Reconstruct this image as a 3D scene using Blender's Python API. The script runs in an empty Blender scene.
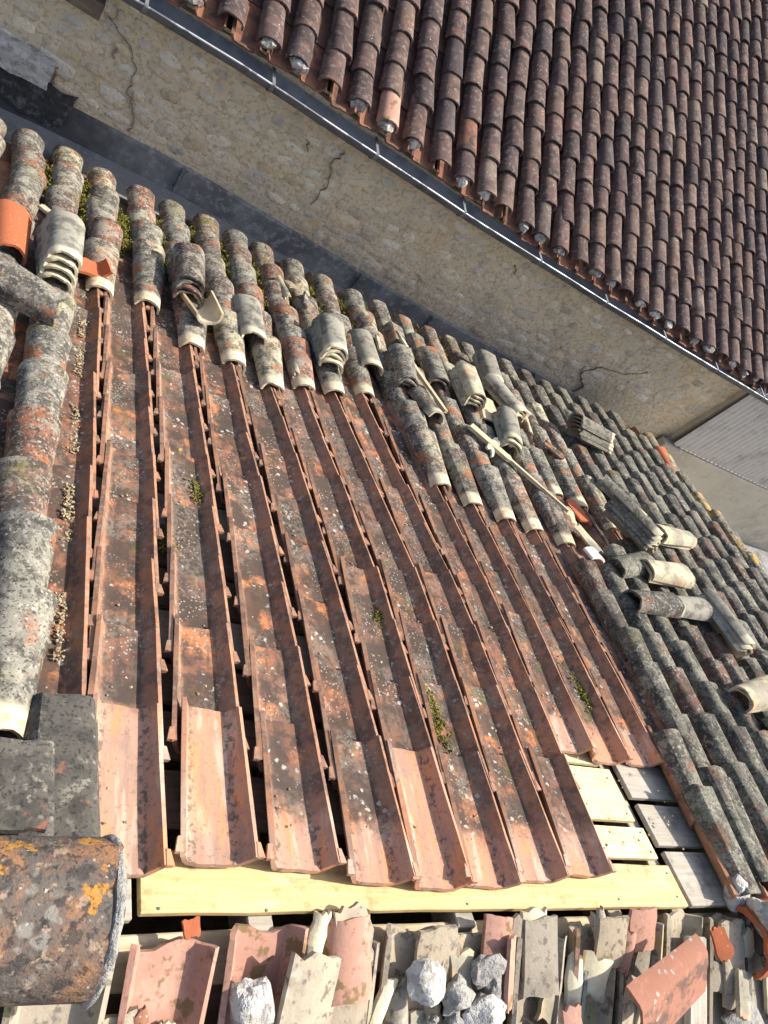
import bpy, bmesh, math, random
from mathutils import Matrix, Vector, noise as mnoise

# ------------------------------------------------------------------ camera, sky, sun, exposure
scene = bpy.context.scene
C = scene.collection
R = math.radians
cam_d = bpy.data.cameras.new('camera'); cam = bpy.data.objects.new('camera', cam_d); C.objects.link(cam)
cam.matrix_world = Matrix(((0.81844702, -0.2476254, -0.51848447, -0.59901762),
                           (-0.05865459, 0.86164736, -0.5041066, 0.63381424),
                           (0.57158037, 0.44299603, 0.69068835, 1.74139032),
                           (0, 0, 0, 1)))
cam_d.sensor_fit = 'VERTICAL'; cam_d.sensor_height = 36.0; cam_d.lens = 36.0 * 770.0 / 1024.0
cam_d.clip_start = 0.05; cam_d.clip_end = 3000
scene.camera = cam

SUN_EL, SUN_PHI = 48.0, 3.0            # elevation, and turn from +x towards +y
sd = Vector((math.cos(R(SUN_EL)) * math.cos(R(SUN_PHI)), math.cos(R(SUN_EL)) * math.sin(R(SUN_PHI)), math.sin(R(SUN_EL))))
world = bpy.data.worlds.new('World'); scene.world = world; world.use_nodes = True
wn = world.node_tree; bg = wn.nodes['Background']
sky = wn.nodes.new('ShaderNodeTexSky'); sky.sky_type = 'NISHITA'; sky.sun_disc = False
sky.sun_elevation = R(SUN_EL); sky.sun_rotation = R(90 - SUN_PHI)
wn.links.new(sky.outputs[0], bg.inputs[0]); bg.inputs[1].default_value = 0.14
sky.dust_density = 3.0; sky.ozone_density = 0.6
sun_d = bpy.data.lights.new('sun', 'SUN'); sun_d.energy = 4.4; sun_d.angle = R(0.53); sun_d.color = (1.0, 0.945, 0.86)
sun = bpy.data.objects.new('sun', sun_d); C.objects.link(sun)
sun.rotation_euler = sd.to_track_quat('Z', 'Y').to_euler()
scene.view_settings.view_transform = 'Standard'; scene.view_settings.look = 'None'
scene.view_settings.gamma = 1.0; scene.view_settings.exposure = 0.74
scene.render.engine = 'CYCLES'; scene.cycles.use_denoising = True
scene.cycles.max_bounces = 5; scene.cycles.diffuse_bounces = 3; scene.cycles.glossy_bounces = 2

rnd = random.Random(11)

# ------------------------------------------------------------------ materials
class G:
    def __init__(s, name):
        s.m = bpy.data.materials.new(name); s.m.use_nodes = True
        s.t = s.m.node_tree; s.b = s.t.nodes['Principled BSDF']
        s.wpos = s.n('ShaderNodeNewGeometry').outputs['Position']
        tc = s.n('ShaderNodeTexCoord'); s.obj = tc.outputs['Object']; s.onrm = tc.outputs['Normal']
        oi = s.n('ShaderNodeObjectInfo'); s.rand = oi.outputs['Random']
        sc = s.n('ShaderNodeVectorMath'); sc.operation = 'SCALE'; sc.inputs[0].default_value = (37.0, 91.0, 53.0); s.t.links.new(s.rand, sc.inputs['Scale'])
        ad = s.n('ShaderNodeVectorMath'); ad.operation = 'ADD'; s.t.links.new(s.wpos, ad.inputs[0]); s.t.links.new(sc.outputs[0], ad.inputs[1])
        s.pos = ad.outputs[0]      # every tile gets its own patch of the pattern
        sx = s.n('ShaderNodeSeparateXYZ'); s.t.links.new(s.obj, sx.inputs[0]); s.ox, s.oy, s.oz = sx.outputs
        s.cache = {}
    def n(s, k): return s.t.nodes.new(k)
    def put(s, sock, v):
        if isinstance(v, bpy.types.NodeSocket): s.t.links.new(v, sock)
        elif isinstance(v, tuple) and len(v) == 3: sock.default_value = (*v, 1)
        else: sock.default_value = v
    def noise(s, sc, det=6, rough=.6, vec=None, off=0.0, stretch=None):
        key = (sc, det, rough, off, stretch, vec is None)
        if vec is None and key in s.cache: return s.cache[key]
        det = min(det, 5 if sc < 12 else 3.5)
        x = s.n('ShaderNodeTexNoise'); x.inputs['Scale'].default_value = sc; x.inputs['Detail'].default_value = det
        x.inputs['Roughness'].default_value = rough
        v = vec or s.pos
        if off or stretch:
            mp = s.n('ShaderNodeMapping'); s.put(mp.inputs['Vector'], v)
            mp.inputs['Location'].default_value = (off, off * .7, off * 1.3)
            if stretch: mp.inputs['Scale'].default_value = stretch
            v = mp.outputs[0]
        s.put(x.inputs['Vector'], v)
        s.cache[key] = x.outputs['Fac']; return x.outputs['Fac']
    def voro(s, sc, off=0.0, feat='F1', rnds=1.0):
        x = s.n('ShaderNodeTexVoronoi'); x.feature = feat; x.inputs['Scale'].default_value = sc
        x.inputs['Randomness'].default_value = rnds
        w = s.n('ShaderNodeVectorMath'); w.operation = 'ADD'
        nz = s.n('ShaderNodeTexNoise'); nz.inputs['Scale'].default_value = sc * 1.6; nz.inputs['Detail'].default_value = 1
        s.put(nz.inputs['Vector'], s.pos)
        sc2 = s.n('ShaderNodeVectorMath'); sc2.operation = 'SCALE'; s.put(sc2.inputs[0], nz.outputs['Color']); sc2.inputs['Scale'].default_value = .55 / sc
        s.put(w.inputs[0], s.pos); s.put(w.inputs[1], sc2.outputs[0])
        w2 = s.n('ShaderNodeVectorMath'); w2.operation = 'ADD'; s.put(w2.inputs[0], w.outputs[0]); w2.inputs[1].default_value = (off, off, off)
        s.put(x.inputs['Vector'], w2.outputs[0])
        return x
    def math(s, op, a, b=0.0, c=None):
        x = s.n('ShaderNodeMath'); x.operation = op; s.put(x.inputs[0], a); s.put(x.inputs[1], b)
        if c is not None: s.put(x.inputs[2], c)
        return x.outputs[0]
    def rng(s, v, lo, hi, a=0.0, b=1.0):
        x = s.n('ShaderNodeMapRange'); x.interpolation_type = 'SMOOTHSTEP'
        s.put(x.inputs['Value'], v)
        if lo <= hi:
            x.inputs['From Min'].default_value = lo; x.inputs['From Max'].default_value = hi
            x.inputs['To Min'].default_value = a; x.inputs['To Max'].default_value = b
        else:
            x.inputs['From Min'].default_value = hi; x.inputs['From Max'].default_value = lo
            x.inputs['To Min'].default_value = b; x.inputs['To Max'].default_value = a
        return x.outputs['Result']
    def mix(s, f, a, b):
        x = s.n('ShaderNodeMix'); x.data_type = 'RGBA'; s.put(x.inputs[0], f); s.put(x.inputs[6], a); s.put(x.inputs[7], b)
        return x.outputs[2]
    def ramp(s, v, cols, constant=False):
        x = s.n('ShaderNodeValToRGB'); s.put(x.inputs[0], v); e = x.color_ramp.elements
        if constant: x.color_ramp.interpolation = 'CONSTANT'
        k = len(cols)
        e[0].position = 0; e[0].color = (*cols[0], 1); e[1].position = (1 if not constant else 1 - 1 / k); e[1].color = (*cols[-1], 1)
        for i in range(1, k - 1):
            q = e.new(i / (k - 1) if not constant else i / k); q.color = (*cols[i], 1)
        return x.outputs[0]
    def mask(s, spec):
        k = spec[0]
        if k == 'noise': return s.rng(s.noise(spec[1], 7, .62, off=spec[4] if len(spec) > 4 else 0.0), spec[2], spec[3])
        if k == 'spot':      # scale, radius, off : round patches
            v = s.voro(spec[1], spec[3]); return s.rng(v.outputs['Distance'], spec[2], spec[2] * .72)
        if k == 'y':         # object y below lo -> 1, with noisy edge
            w = s.math('MULTIPLY_ADD', s.noise(22, 4, .6, off=5), spec[3] if len(spec) > 3 else .10, s.oy)
            return s.rng(w, spec[2], spec[1])
        if k == 'x':         # |object x| below lo -> 1
            w = s.math('MULTIPLY_ADD', s.noise(30, 3, .5, off=9), .025, s.math('ABSOLUTE', s.ox))
            return s.rng(w, spec[2], spec[1])
        if k == 'xo':        # outside
            w = s.math('MULTIPLY_ADD', s.noise(30, 3, .5, off=9), .025, s.math('ABSOLUTE', s.ox))
            return s.rng(w, spec[1], spec[2])
        if k == 'rand':      # share of objects
            r = s.math('FRACT', s.math('MULTIPLY', s.rand, spec[3])); return s.rng(r, spec[1], spec[2])
        if k == 'streak':    # runs along the tile
            off = s.math('MULTIPLY', s.rand, 43.0); cv = s.n('ShaderNodeCombineXYZ'); s.put(cv.inputs[0], off); s.put(cv.inputs[2], off)
            va = s.n('ShaderNodeVectorMath'); va.operation = 'ADD'; s.put(va.inputs[0], s.obj); s.put(va.inputs[1], cv.outputs[0])
            return s.rng(s.noise(spec[1], 3, .55, vec=va.outputs[0], off=spec[4] + .01, stretch=(1, .16, .6)), spec[2], spec[3])
        if k == 'under':     # the hollow side of a tile, never weathered
            sp = s.n('ShaderNodeSeparateXYZ'); s.put(sp.inputs[0], s.onrm); return s.rng(sp.outputs[2], -.12, -.3)
        if k == 'wx':
            sp = s.n('ShaderNodeSeparateXYZ'); s.put(sp.inputs[0], s.wpos); w = s.math('MULTIPLY_ADD', s.noise(5, 5, .6, off=2), 1.0, sp.outputs[0]); return s.rng(w, spec[1], spec[2])
        if k == 'z':         # world height
            sp = s.n('ShaderNodeSeparateXYZ'); s.put(sp.inputs[0], s.wpos)
            w = s.math('MULTIPLY_ADD', s.noise(6, 5, .6, off=2), spec[3], sp.outputs[2]); return s.rng(w, spec[1], spec[2])
    def finish(s, col, rough=.9, bump=.3, bscale=70, bdist=.004, bump2=None, metallic=0.0, spec=.25):
        s.put(s.b.inputs['Base Color'], col); s.put(s.b.inputs['Roughness'], rough)
        s.b.inputs['Metallic'].default_value = metallic; s.b.inputs['Specular IOR Level'].default_value = spec
        if bump:
            h = s.noise(bscale, 5, .7, off=1)
            if bump2 is not None: h = s.math('ADD', h, bump2)
            b = s.n('ShaderNodeBump'); b.inputs['Strength'].default_value = bump; b.inputs['Distance'].default_value = bdist
            s.put(b.inputs['Height'], h); s.put(s.b.inputs['Normal'], b.outputs[0])
        return s.m

def mat(name, bases, layers, rough=.9, bump=.35, bscale=70, bdist=.004, const=False, vary=.0, spec=.2, metallic=0.0):
    g = G(name)
    r = s_ = g.rand
    if len(bases) > 1:
        v = g.math('ADD', r, g.math('MULTIPLY', g.math('SUBTRACT', g.noise(7, 5), .5), .35))
        col = g.ramp(v, bases, const)
    else: col = bases[0]
    for masks, c, st in layers:
        f = None
        for sp in masks:
            k = g.mask(sp); f = k if f is None else g.math('MULTIPLY', f, k)
        f = g.math('MULTIPLY', f, st)
        col = g.mix(f, col, c)
    if vary:
        hv = g.n('ShaderNodeHueSaturation'); g.put(hv.inputs['Color'], col)
        w = g.math('ADD', g.math('MULTIPLY', g.noise(38, 6, .7, off=3), vary * 1.6), g.math('MULTIPLY', g.math('FRACT', g.math('MULTIPLY', r, 17.3)), vary))
        g.put(hv.inputs['Value'], g.math('ADD', w, 1.0 - vary * 1.3)); col = hv.outputs[0]
    return g.finish(col, rough, bump, bscale, bdist, spec=spec, metallic=metallic)

CHAN_BASE = [(.11, .066, .048), (.22, .10, .06), (.15, .083, .06), (.32, .135, .07), (.13, .075, .054), (.25, .115, .07), (.12, .08, .062)]
def chan_layers(k=1.0):
    return [([('noise', 4.5, .51, .59, 3)], (.46, .18, .072), .78),
            ([('noise', 3, .50, .64, 73)], (.19, .14, .11), .45),
            ([('noise', 8, .43, .53, 7), ('x', .066, .088)], (.062, .048, .038), .86 * k),
            ([('noise', 26, .50, .62, 17)], (.065, .05, .042), .6),
            ([('streak', 40, .52, .62, 29)], (.075, .055, .045), .6),
            ([('xo', .062, .082)], (.40, .205, .12), .6),
            ([('xo', .062, .082), ('noise', 12, .47, .60, 19)], (.13, .085, .066), .7),
            ([('xo', .062, .082), ('noise', 45, .52, .62, 21)], (.30, .25, .20), .5),
            ([('noise', 4, .48, .60, 27), ('noise', 60, .42, .55, 8), ('x', .075, .10)], (.20, .175, .14), .6 * k),
            ([('spot', 30, .30, 4.0), ('noise', 7, .53, .58, 31), ('x', .075, .10)], (.42, .41, .36), .85 * k),
            ([('spot', 75, .30, 9.0), ('noise', 6, .46, .58, 41), ('x', .075, .10)], (.38, .35, .30), .75 * k),
            ([('spot', 13, .16, 14.0), ('noise', 3, .58, .62, 51)], (.45, .30, .05), .8 * k),
            ([('noise', 5, .60, .68, 61), ('noise', 50, .42, .56, 62), ('x', .05, .08)], (.10, .10, .03), .8 * k)]
M = {}
M['channel'] = mat('weathered_terracotta_channel', CHAN_BASE, chan_layers(), vary=.22, bump=.5)
clean = [(.47, .25, .165), (.43, .26, .185), (.50, .245, .145), (.43, .255, .18)]
def clean_layers(y0, y1):
    return [([('streak', 24, .50, .60, 3)], (.58, .25, .115), .8),
            ([('streak', 20, .52, .64, 13)], (.53, .42, .32), .65),
            ([('streak', 34, .54, .64, 53)], (.30, .20, .16), .6),
            ([('noise', 6, .54, .64, 23)], (.26, .19, .15), .5),
            ([('noise', 55, .48, .60, 33), ('x', .082, .09), ('xo', .054, .066)], (.10, .085, .07), .8),
            ([('noise', 70, .56, .66, 43)], (.2, .13, .1), .5)]
def mk_chan_near(name, y0, y1):
    # clean near end, weathered beyond
    g = G(name)
    v = g.math('ADD', g.rand, g.math('MULTIPLY', g.math('SUBTRACT', g.noise(7, 5), .5), .5))
    a = g.ramp(v, clean); b = g.ramp(v, CHAN_BASE)
    def lay(col, layers):
        for masks, c, st in layers:
            f = None
            for sp in masks:
                k = g.mask(sp); f = k if f is None else g.math('MULTIPLY', f, k)
            col = g.mix(g.math('MULTIPLY', f, st), col, c)
        return col
    a = lay(a, clean_layers(y0, y1)); b = lay(b, chan_layers())
    col = g.mix(g.mask(('y', y0, y1, .16)), b, a)
    return g.finish(col, .85, .35)
M['channel_near'] = mk_chan_near('terracotta_channel_clean_at_its_end', .20, .30)
M['channel_clean'] = mk_chan_near('terracotta_channel_clean', .50, .62)

COV_BASE = [(.22, .205, .165), (.16, .145, .12), (.30, .275, .21), (.20, .175, .14), (.15, .095, .075), (.25, .235, .185), (.15, .14, .12), (.19, .12, .09), (.42, .38, .25), (.24, .11, .07)]
COV_LAY = [([('noise', 16, .42, .56, 3)], (.058, .053, .045), .8),
           ([('noise', 10, .52, .62, 13)], (.34, .315, .245), .65),
           ([('noise', 60, .52, .62, 23)], (.38, .36, .29), .55),
           ([('spot', 45, .28, 3.0), ('noise', 12, .50, .58, 33)], (.44, .43, .36), .7),
           ([('noise', 7, .57, .65, 43)], (.34, .13, .055), .7),
           ([('noise', 4, .58, .68, 53), ('noise', 60, .42, .6, 54)], (.20, .18, .055), .7),
           ([('noise', 120, .54, .64, 63)], (.03, .028, .025), .8)]
CREAM = (.60, .52, .36)
M['cover'] = mat('lichen_grey_cover_tile', COV_BASE, COV_LAY, const=True, vary=.25, bump=.6, bscale=55, bdist=.005)
M['cover_end'] = mat('lichen_grey_cover_tile_with_cream_end', COV_BASE, COV_LAY + [
    ([('y', .085, .125, .06)], CREAM, .95), ([('y', .085, .125, .06), ('noise', 25, .5, .65, 73)], (.42, .27, .15), .7)], vary=.2, bump=.5, bscale=55)
M['verge_cover'] = mat('yellow_lichen_cover_tile', COV_BASE, COV_LAY + [([('noise', 2.2, .50, .58, 99), ('noise', 25, .40, .56, 98)], (.46, .29, .045), .85)], vary=.2, bump=.6)
GR_BASE = [(.10, .095, .077), (.14, .13, .10), (.075, .07, .058), (.18, .17, .13), (.10, .085, .07), (.125, .07, .052), (.085, .08, .066), (.16, .148, .115), (.12, .115, .09)]
GR_LAY = [([('noise', 14, .46, .60, 3)], (.042, .039, .034), .75),
          ([('noise', 8, .52, .62, 13)], (.24, .225, .17), .6),
          ([('noise', 48, .51, .61, 23), ('noise', 9, .42, .58, 24)], (.32, .305, .24), .75),
          ([('spot', 60, .28, 3.0), ('noise', 11, .50, .57, 33)], (.36, .35, .29), .7),
          ([('noise', 7, .58, .66, 43)], (.22, .10, .055), .6),
          ([('noise', 5, .58, .68, 53), ('noise', 60, .42, .6, 54)], (.17, .15, .045), .6),
          ([('noise', 90, .53, .63, 63)], (.022, .021, .019), .65)]
M['grey_cover'] = mat('dark_lichen_cover_tile', GR_BASE, GR_LAY, const=True, vary=.25, bump=.7, bscale=60, bdist=.005)
M['grey_cover_end'] = mat('dark_lichen_cover_tile_with_cream_end', GR_BASE, GR_LAY + [([('y', .05, .09, .06)], CREAM, .8)], vary=.22, bump=.6, bscale=60)
M['stack_grey'] = mat('stacked_grey_tile', [(.24, .225, .18), (.33, .31, .24), (.19, .175, .14)], [
    ([('noise', 11, .46, .62, 3)], (.06, .055, .05), .7), ([('noise', 30, .52, .66, 23)], (.32, .31, .26), .55),
    ([('y', .06, .10, .06)], (.62, .55, .38), .9), ([('under',)], (.55, .46, .30), .85)], vary=.2, bump=.5)
M['stack_dark'] = mat('stacked_dark_tile', [(.12, .11, .085), (.17, .155, .12), (.09, .083, .068)], [
    ([('noise', 14, .46, .60, 3)], (.045, .042, .036), .75), ([('noise', 70, .52, .62, 23)], (.28, .265, .20), .6),
    ([('y', .05, .08, .05)], (.60, .52, .36), .9), ([('under',)], (.30, .25, .17), .8)], vary=.2, bump=.5)
M['stack_cream'] = mat('stacked_cream_tile', [(.50, .42, .27), (.56, .48, .32), (.42, .34, .22)], [
    ([('noise', 7, .44, .58, 3)], (.25, .23, .18), .85), ([('noise', 5, .56, .66, 23)], (.48, .28, .14), .6),
    ([('noise', 30, .56, .68, 33)], (.10, .09, .08), .6), ([('under',)], (.55, .44, .28), .8)], vary=.15, bump=.35)
M['orange_tile'] = mat('bare_orange_tile', [(.42, .125, .055)], [([('noise', 9, .5, .66, 3)], (.30, .10, .05), .6), ([('spot', 40, .2, 3.)], (.5, .35, .25), .4)], vary=.15)
M['orange_cover'] = mat('orange_brown_cover_tile', [(.30, .13, .08)], COV_LAY[:3] + [([('y', .085, .125, .06)], CREAM, .8), ([('noise', 8, .5, .64, 93)], (.20, .11, .08), .7)], vary=.2, bump=.5)
NB = [(.085, .056, .05), (.11, .068, .058), (.078, .054, .05), (.125, .075, .06), (.066, .05, .048), (.10, .064, .056), (.13, .088, .07), (.092, .06, .054)]
M['n_cover'] = mat('brown_cover_tile', NB, [
    ([('noise', 9, .48, .64, 3)], (.042, .034, .032), .7),
    ([('noise', 7, .56, .66, 13)], (.18, .095, .065), .55),
    ([('noise', 28, .52, .64, 23)], (.21, .175, .145), .55),
    ([('rand', .93, .96, 7.7), ('noise', 8, .42, .55, 71)], (.22, .18, .135), .55),
    ([('rand', .965, .98, 13.1), ('noise', 8, .40, .52, 81)], (.26, .11, .06), .6),
    ([('rand', .93, .96, 23.9)], (.045, .04, .042), .5),
    ([('spot', 26, .14, 3.0), ('noise', 4, .50, .56, 33)], (.42, .40, .36), .8)], vary=.2, bump=.45)
M['n_channel'] = mat('brown_channel_tile', [(.20, .095, .06), (.26, .12, .075)], [([('noise', 12, .46, .6, 3)], (.07, .05, .04), .7)], vary=.2)
M['n_channel_shaded'] = mat('brown_channel_tile_painted_shade', [(.085, .05, .038), (.11, .06, .045)], [([('noise', 12, .46, .6, 3)], (.04, .03, .025), .7)], vary=.2)  # darker copy of the channel colour, painting in the shade between covers
M['mortar'] = mat('white_mortar', [(.54, .51, .46)], [([('noise', 14, .46, .60, 3)], (.28, .26, .23), .8), ([('noise', 30, .58, .66, 9)], (.14, .13, .12), .6)], bump=1.0, bscale=45, bdist=.012)
M['plug'] = mat('stained_mortar_plug', [(.34, .32, .29), (.55, .53, .49), (.24, .22, .20)], [([('noise', 30, .46, .6, 3)], (.14, .12, .10), .7)], bump=1.0, bscale=45, bdist=.012)
M['grey_mortar'] = mat('grey_mortar', [(.29, .275, .25), (.36, .345, .31)], [([('noise', 30, .5, .62, 3)], (.14, .135, .125), .7)], bump=1.0, bscale=60, bdist=.014)
M['render_wall'] = mat('tan_lime_mortar', [(.63, .52, .36)], [
    ([('noise', 3, .46, .62, 3)], (.52, .45, .33), .7), ([('noise', 8, .5, .64, 13)], (.68, .58, .42), .6),
    ([('noise', 2.2, .55, .66, 23)], (.54, .38, .20), .5), ([('noise', 30, .5, .62, 33)], (.40, .32, .21), .75),
    ([('noise', 1.6, .52, .62, 43), ('z', -1.15, -1.75, .5)], (.33, .31, .24), .75)], bump=1.0, bscale=24, bdist=.02)
M['stone'] = mat('rubble_stone', [(.62, .52, .36), (.52, .48, .40), (.70, .61, .45), (.45, .43, .37), (.60, .46, .28), (.60, .55, .45), (.72, .66, .52), (.50, .42, .30)], [
    ([('noise', 9, .46, .60, 3)], (.62, .51, .35), .8), ([('noise', 24, .52, .66, 13)], (.30, .27, .21), .6), ([('noise', 40, .56, .7, 23)], (.48, .45, .39), .4)],
    const=False, vary=.30, bump=1.0, bscale=34, bdist=.016)
M['crack'] = mat('crack_gap', [(.24, .19, .125)], [], bump=0)
M['zinc'] = mat('weathered_zinc', [(.19, .20, .205)], [([('noise', 5, .45, .65, 3)], (.13, .14, .155), .7), ([('noise', 25, .52, .68, 13)], (.30, .31, .32), .5)], rough=.55, metallic=.35, bump=.15, spec=.4)
M['zinc_dark'] = mat('dark_zinc', [(.13, .135, .145)], [([('noise', 6, .45, .65, 3)], (.05, .055, .07), .7), ([('noise', 22, .55, .68, 13)], (.15, .16, .18), .4)], rough=.6, metallic=.3, bump=.15, spec=.4)
M['zinc_glints'] = mat('zinc_bead_with_painted_glints', [(.46, .47, .49)], [([('noise', 7, .48, .56, 3)], (.13, .135, .145), .85)], rough=.45, metallic=.5, bump=.1)  # glints painted as pale patches between dirty dark ones
M['lead'] = mat('grey_cement_flashing', [(.21, .205, .20)], [([('noise', 3, .42, .62, 3)], (.10, .10, .10), .8), ([('noise', 20, .50, .64, 13)], (.32, .31, .29), .6),
                 ([('wx', .9, .1)], (.045, .043, .042), .85)], rough=.75, bump=.4, bscale=30)
M['near_black'] = mat('mottled_black', [(.05, .048, .047)], [([('noise', 14, .5, .64, 3)], (.16, .155, .15), .7), ([('noise', 40, .54, .66, 13)], (.02, .02, .02), .7)], bump=1.0, bscale=30, bdist=.02)  # near black with grey mottling, for the slab under the block
M['block'] = mat('grey_block', [(.46, .44, .41)], [([('noise', 16, .48, .6, 3)], (.22, .21, .20), .7), ([('noise', 30, .55, .66, 13)], (.58, .56, .53), .6)], bump=1.0, bscale=30, bdist=.02)

def wood(name, a, b, c, knots=True, rough=.75):
    g = G(name)
    off = g.math('MULTIPLY', g.rand, 31.0)
    cv = g.n('ShaderNodeCombineXYZ'); g.put(cv.inputs[0], off); g.put(cv.inputs[1], off)
    va = g.n('ShaderNodeVectorMath'); va.operation = 'ADD'; g.put(va.inputs[0], g.obj); g.put(va.inputs[1], cv.outputs[0])
    grain = g.noise(9, 6, .6, vec=va.outputs[0], stretch=(.35, 9, 9))
    col = g.mix(g.rng(grain, .35, .68), a, b)
    fine = g.noise(30, 5, .7, vec=va.outputs[0], stretch=(.25, 12, 12))
    col = g.mix(g.math('MULTIPLY', g.rng(fine, .52, .7), .45), col, c)
    blot = g.noise(6, 5, .6, vec=va.outputs[0], stretch=(.6, 2, 2), off=3)
    col = g.mix(g.math('MULTIPLY', g.rng(blot, .55, .68), .5), col, c)
    kn = g.n('ShaderNodeTexVoronoi'); kn.inputs['Scale'].default_value = 4.0
    mp = g.n('ShaderNodeMapping'); g.put(mp.inputs['Vector'], va.outputs[0]); mp.inputs['Scale'].default_value = (.8, 1.6, 1.0); g.put(kn.inputs['Vector'], mp.outputs[0])
    col = g.mix(g.math('MULTIPLY', g.rng(kn.outputs['Distance'], .075, .03), .7), col, tuple(v * .35 for v in b))
    dirt = g.noise(11, 5, .65, vec=va.outputs[0], off=8)
    col = g.mix(g.math('MULTIPLY', g.rng(dirt, .50, .70), .6), col, tuple(v * .45 for v in b))
    return g.finish(col, rough, .3, 50, .002, bump2=fine)
M['new_wood'] = wood('fresh_pine_plank', (.64, .49, .24), (.55, .39, .17), (.70, .58, .36))
M['new_wood_pale'] = wood('pale_pine_plank', (.74, .63, .37), (.70, .54, .25), (.78, .72, .52))
M['old_wood'] = wood('old_grey_plank', (.42, .38, .31), (.33, .29, .23), (.50, .46, .38))
M['dark_wood'] = wood('old_brown_plank', (.16, .12, .085), (.115, .085, .06), (.22, .17, .125))
M['lath'] = wood('pale_lath', (.52, .43, .28), (.42, .33, .2), (.6, .53, .4))
M['moss'] = mat('yellow_green_moss', [(.17, .16, .03), (.22, .20, .04)], [([('noise', 30, .45, .6, 3)], (.09, .10, .02), .8), ([('noise', 14, .5, .65, 13)], (.30, .24, .06), .6)], bump=1, bscale=120, bdist=.008)
M['crumb'] = mat('mortar_crumbs', [(.42, .35, .22), (.34, .26, .15)], [([('noise', 20, .45, .6, 3)], (.25, .16, .09), .6)], bump=.6)
M['slate_tile'] = mat('black_lichen_tile', [(.085, .078, .066), (.11, .10, .085)], [([('noise', 9, .46, .6, 3)], (.04, .038, .034), .75), ([('noise', 38, .52, .62, 13), ('noise', 7, .44, .6, 14)], (.26, .24, .19), .7),
    ([('spot', 16, .24, 3.), ('noise', 7, .57, .60, 33)], (.42, .42, .37), .75), ([('noise', 90, .53, .63, 35)], (.02, .02, .018), .7), ([('noise', 9, .60, .68, 41)], (.26, .11, .07), .7)], vary=.2, bump=.8, bscale=50)
M['ridge'] = mat('orange_lichen_ridge_tile', [(.15, .105, .08)], [
    ([('noise', 7, .50, .62, 3)], (.34, .17, .085), .75), ([('noise', 10, .48, .60, 13)], (.12, .105, .09), .85),
    ([('noise', 22, .52, .60, 15)], (.055, .05, .046), .8), ([('noise', 9, .62, .66, 23)], (.46, .22, .04), .85), ([('spot', 20, .36, 5.), ('noise', 8, .47, .55, 33)], (.24, .225, .19), .7),
    ([('noise', 60, .55, .64, 43)], (.035, .032, .03), .75), ([('noise', 34, .58, .66, 48)], (.42, .30, .2), .6), ([('spot', 30, .10, 8.)], (.46, .42, .34), .8)], bump=.8, bscale=45, bdist=.007)
M['pale_tile'] = mat('pale_lichened_tile', [(.38, .31, .22), (.30, .265, .21), (.45, .37, .26)], [
    ([('noise', 7, .48, .62, 3)], (.22, .19, .15), .65), ([('noise', 5, .58, .68, 13)], (.26, .27, .06), .6),
    ([('noise', 30, .54, .66, 23)], (.09, .08, .07), .7), ([('noise', 9, .58, .68, 33)], (.55, .49, .38), .6)], vary=.15, bump=.6)
M['pink_tile'] = mat('pink_terracotta', [(.42, .23, .165), (.36, .20, .15)], [
    ([('noise', 8, .48, .64, 3)], (.52, .30, .22), .6), ([('noise', 14, .56, .62, 13)], (.17, .12, .05), .85), ([('noise', 40, .56, .68, 23)], (.2, .1, .07), .5)], vary=.12)
M['concrete'] = mat('beige_concrete', [(.50, .46, .37)], [([('noise', 1.3, .48, .60, 71)], (.34, .31, .25), .7), ([('noise', 7, .56, .66, 81)], (.26, .24, .20), .5), ([('noise', 3, .45, .65, 3)], (.43, .40, .33), .7), ([('noise', 20, .52, .68, 13)], (.56, .53, .45), .5)], bump=.4, bscale=30)
M['sheet'] = mat('grey_corrugated_sheet', [(.52, .51, .49)], [([('noise', 2.5, .54, .68, 3)], (.28, .26, .245), .7), ([('noise', 12, .5, .66, 13)], (.40, .39, .38), .5)], rough=.7, bump=.2)
M['ground'] = mat('gravel_ground', [(.16, .145, .12)], [([('noise', 3, .45, .65, 3)], (.11, .105, .09), .7), ([('noise', 40, .5, .66, 13)], (.24, .22, .19), .5)], bump=.6)
M['house_wall'] = M['render_wall']

# ------------------------------------------------------------------ frames and object helpers
TH = R(20.0)
cT, sT = math.cos(TH), math.sin(TH)
F_ROOF = Matrix(((1, 0, 0, 0), (0, cT, sT, 0), (0, -sT, cT, 0), (0, 0, 0, 1)))                 # (x, t, n): t runs down the slope away from the ridge
F_BACK = Matrix(((-1, 0, 0, 0), (0, -cT, -sT, .70), (0, -sT, cT, -.275), (0, 0, 0, 1)))         # the slope on the near side of the ridge
F_NB = Matrix(((1, 0, 0, 0), (0, cT, -sT, 5.30), (0, sT, cT, 0), (0, 0, 0, 1)))                # the neighbour's slope, rising away
def loc(x, y, z, yaw=0, pitch=0, roll=0):
    return Matrix.Translation((x, y, z)) @ Matrix.Rotation(R(yaw), 4, 'Z') @ Matrix.Rotation(R(pitch), 4, 'X') @ Matrix.Rotation(R(roll), 4, 'Y')

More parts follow.
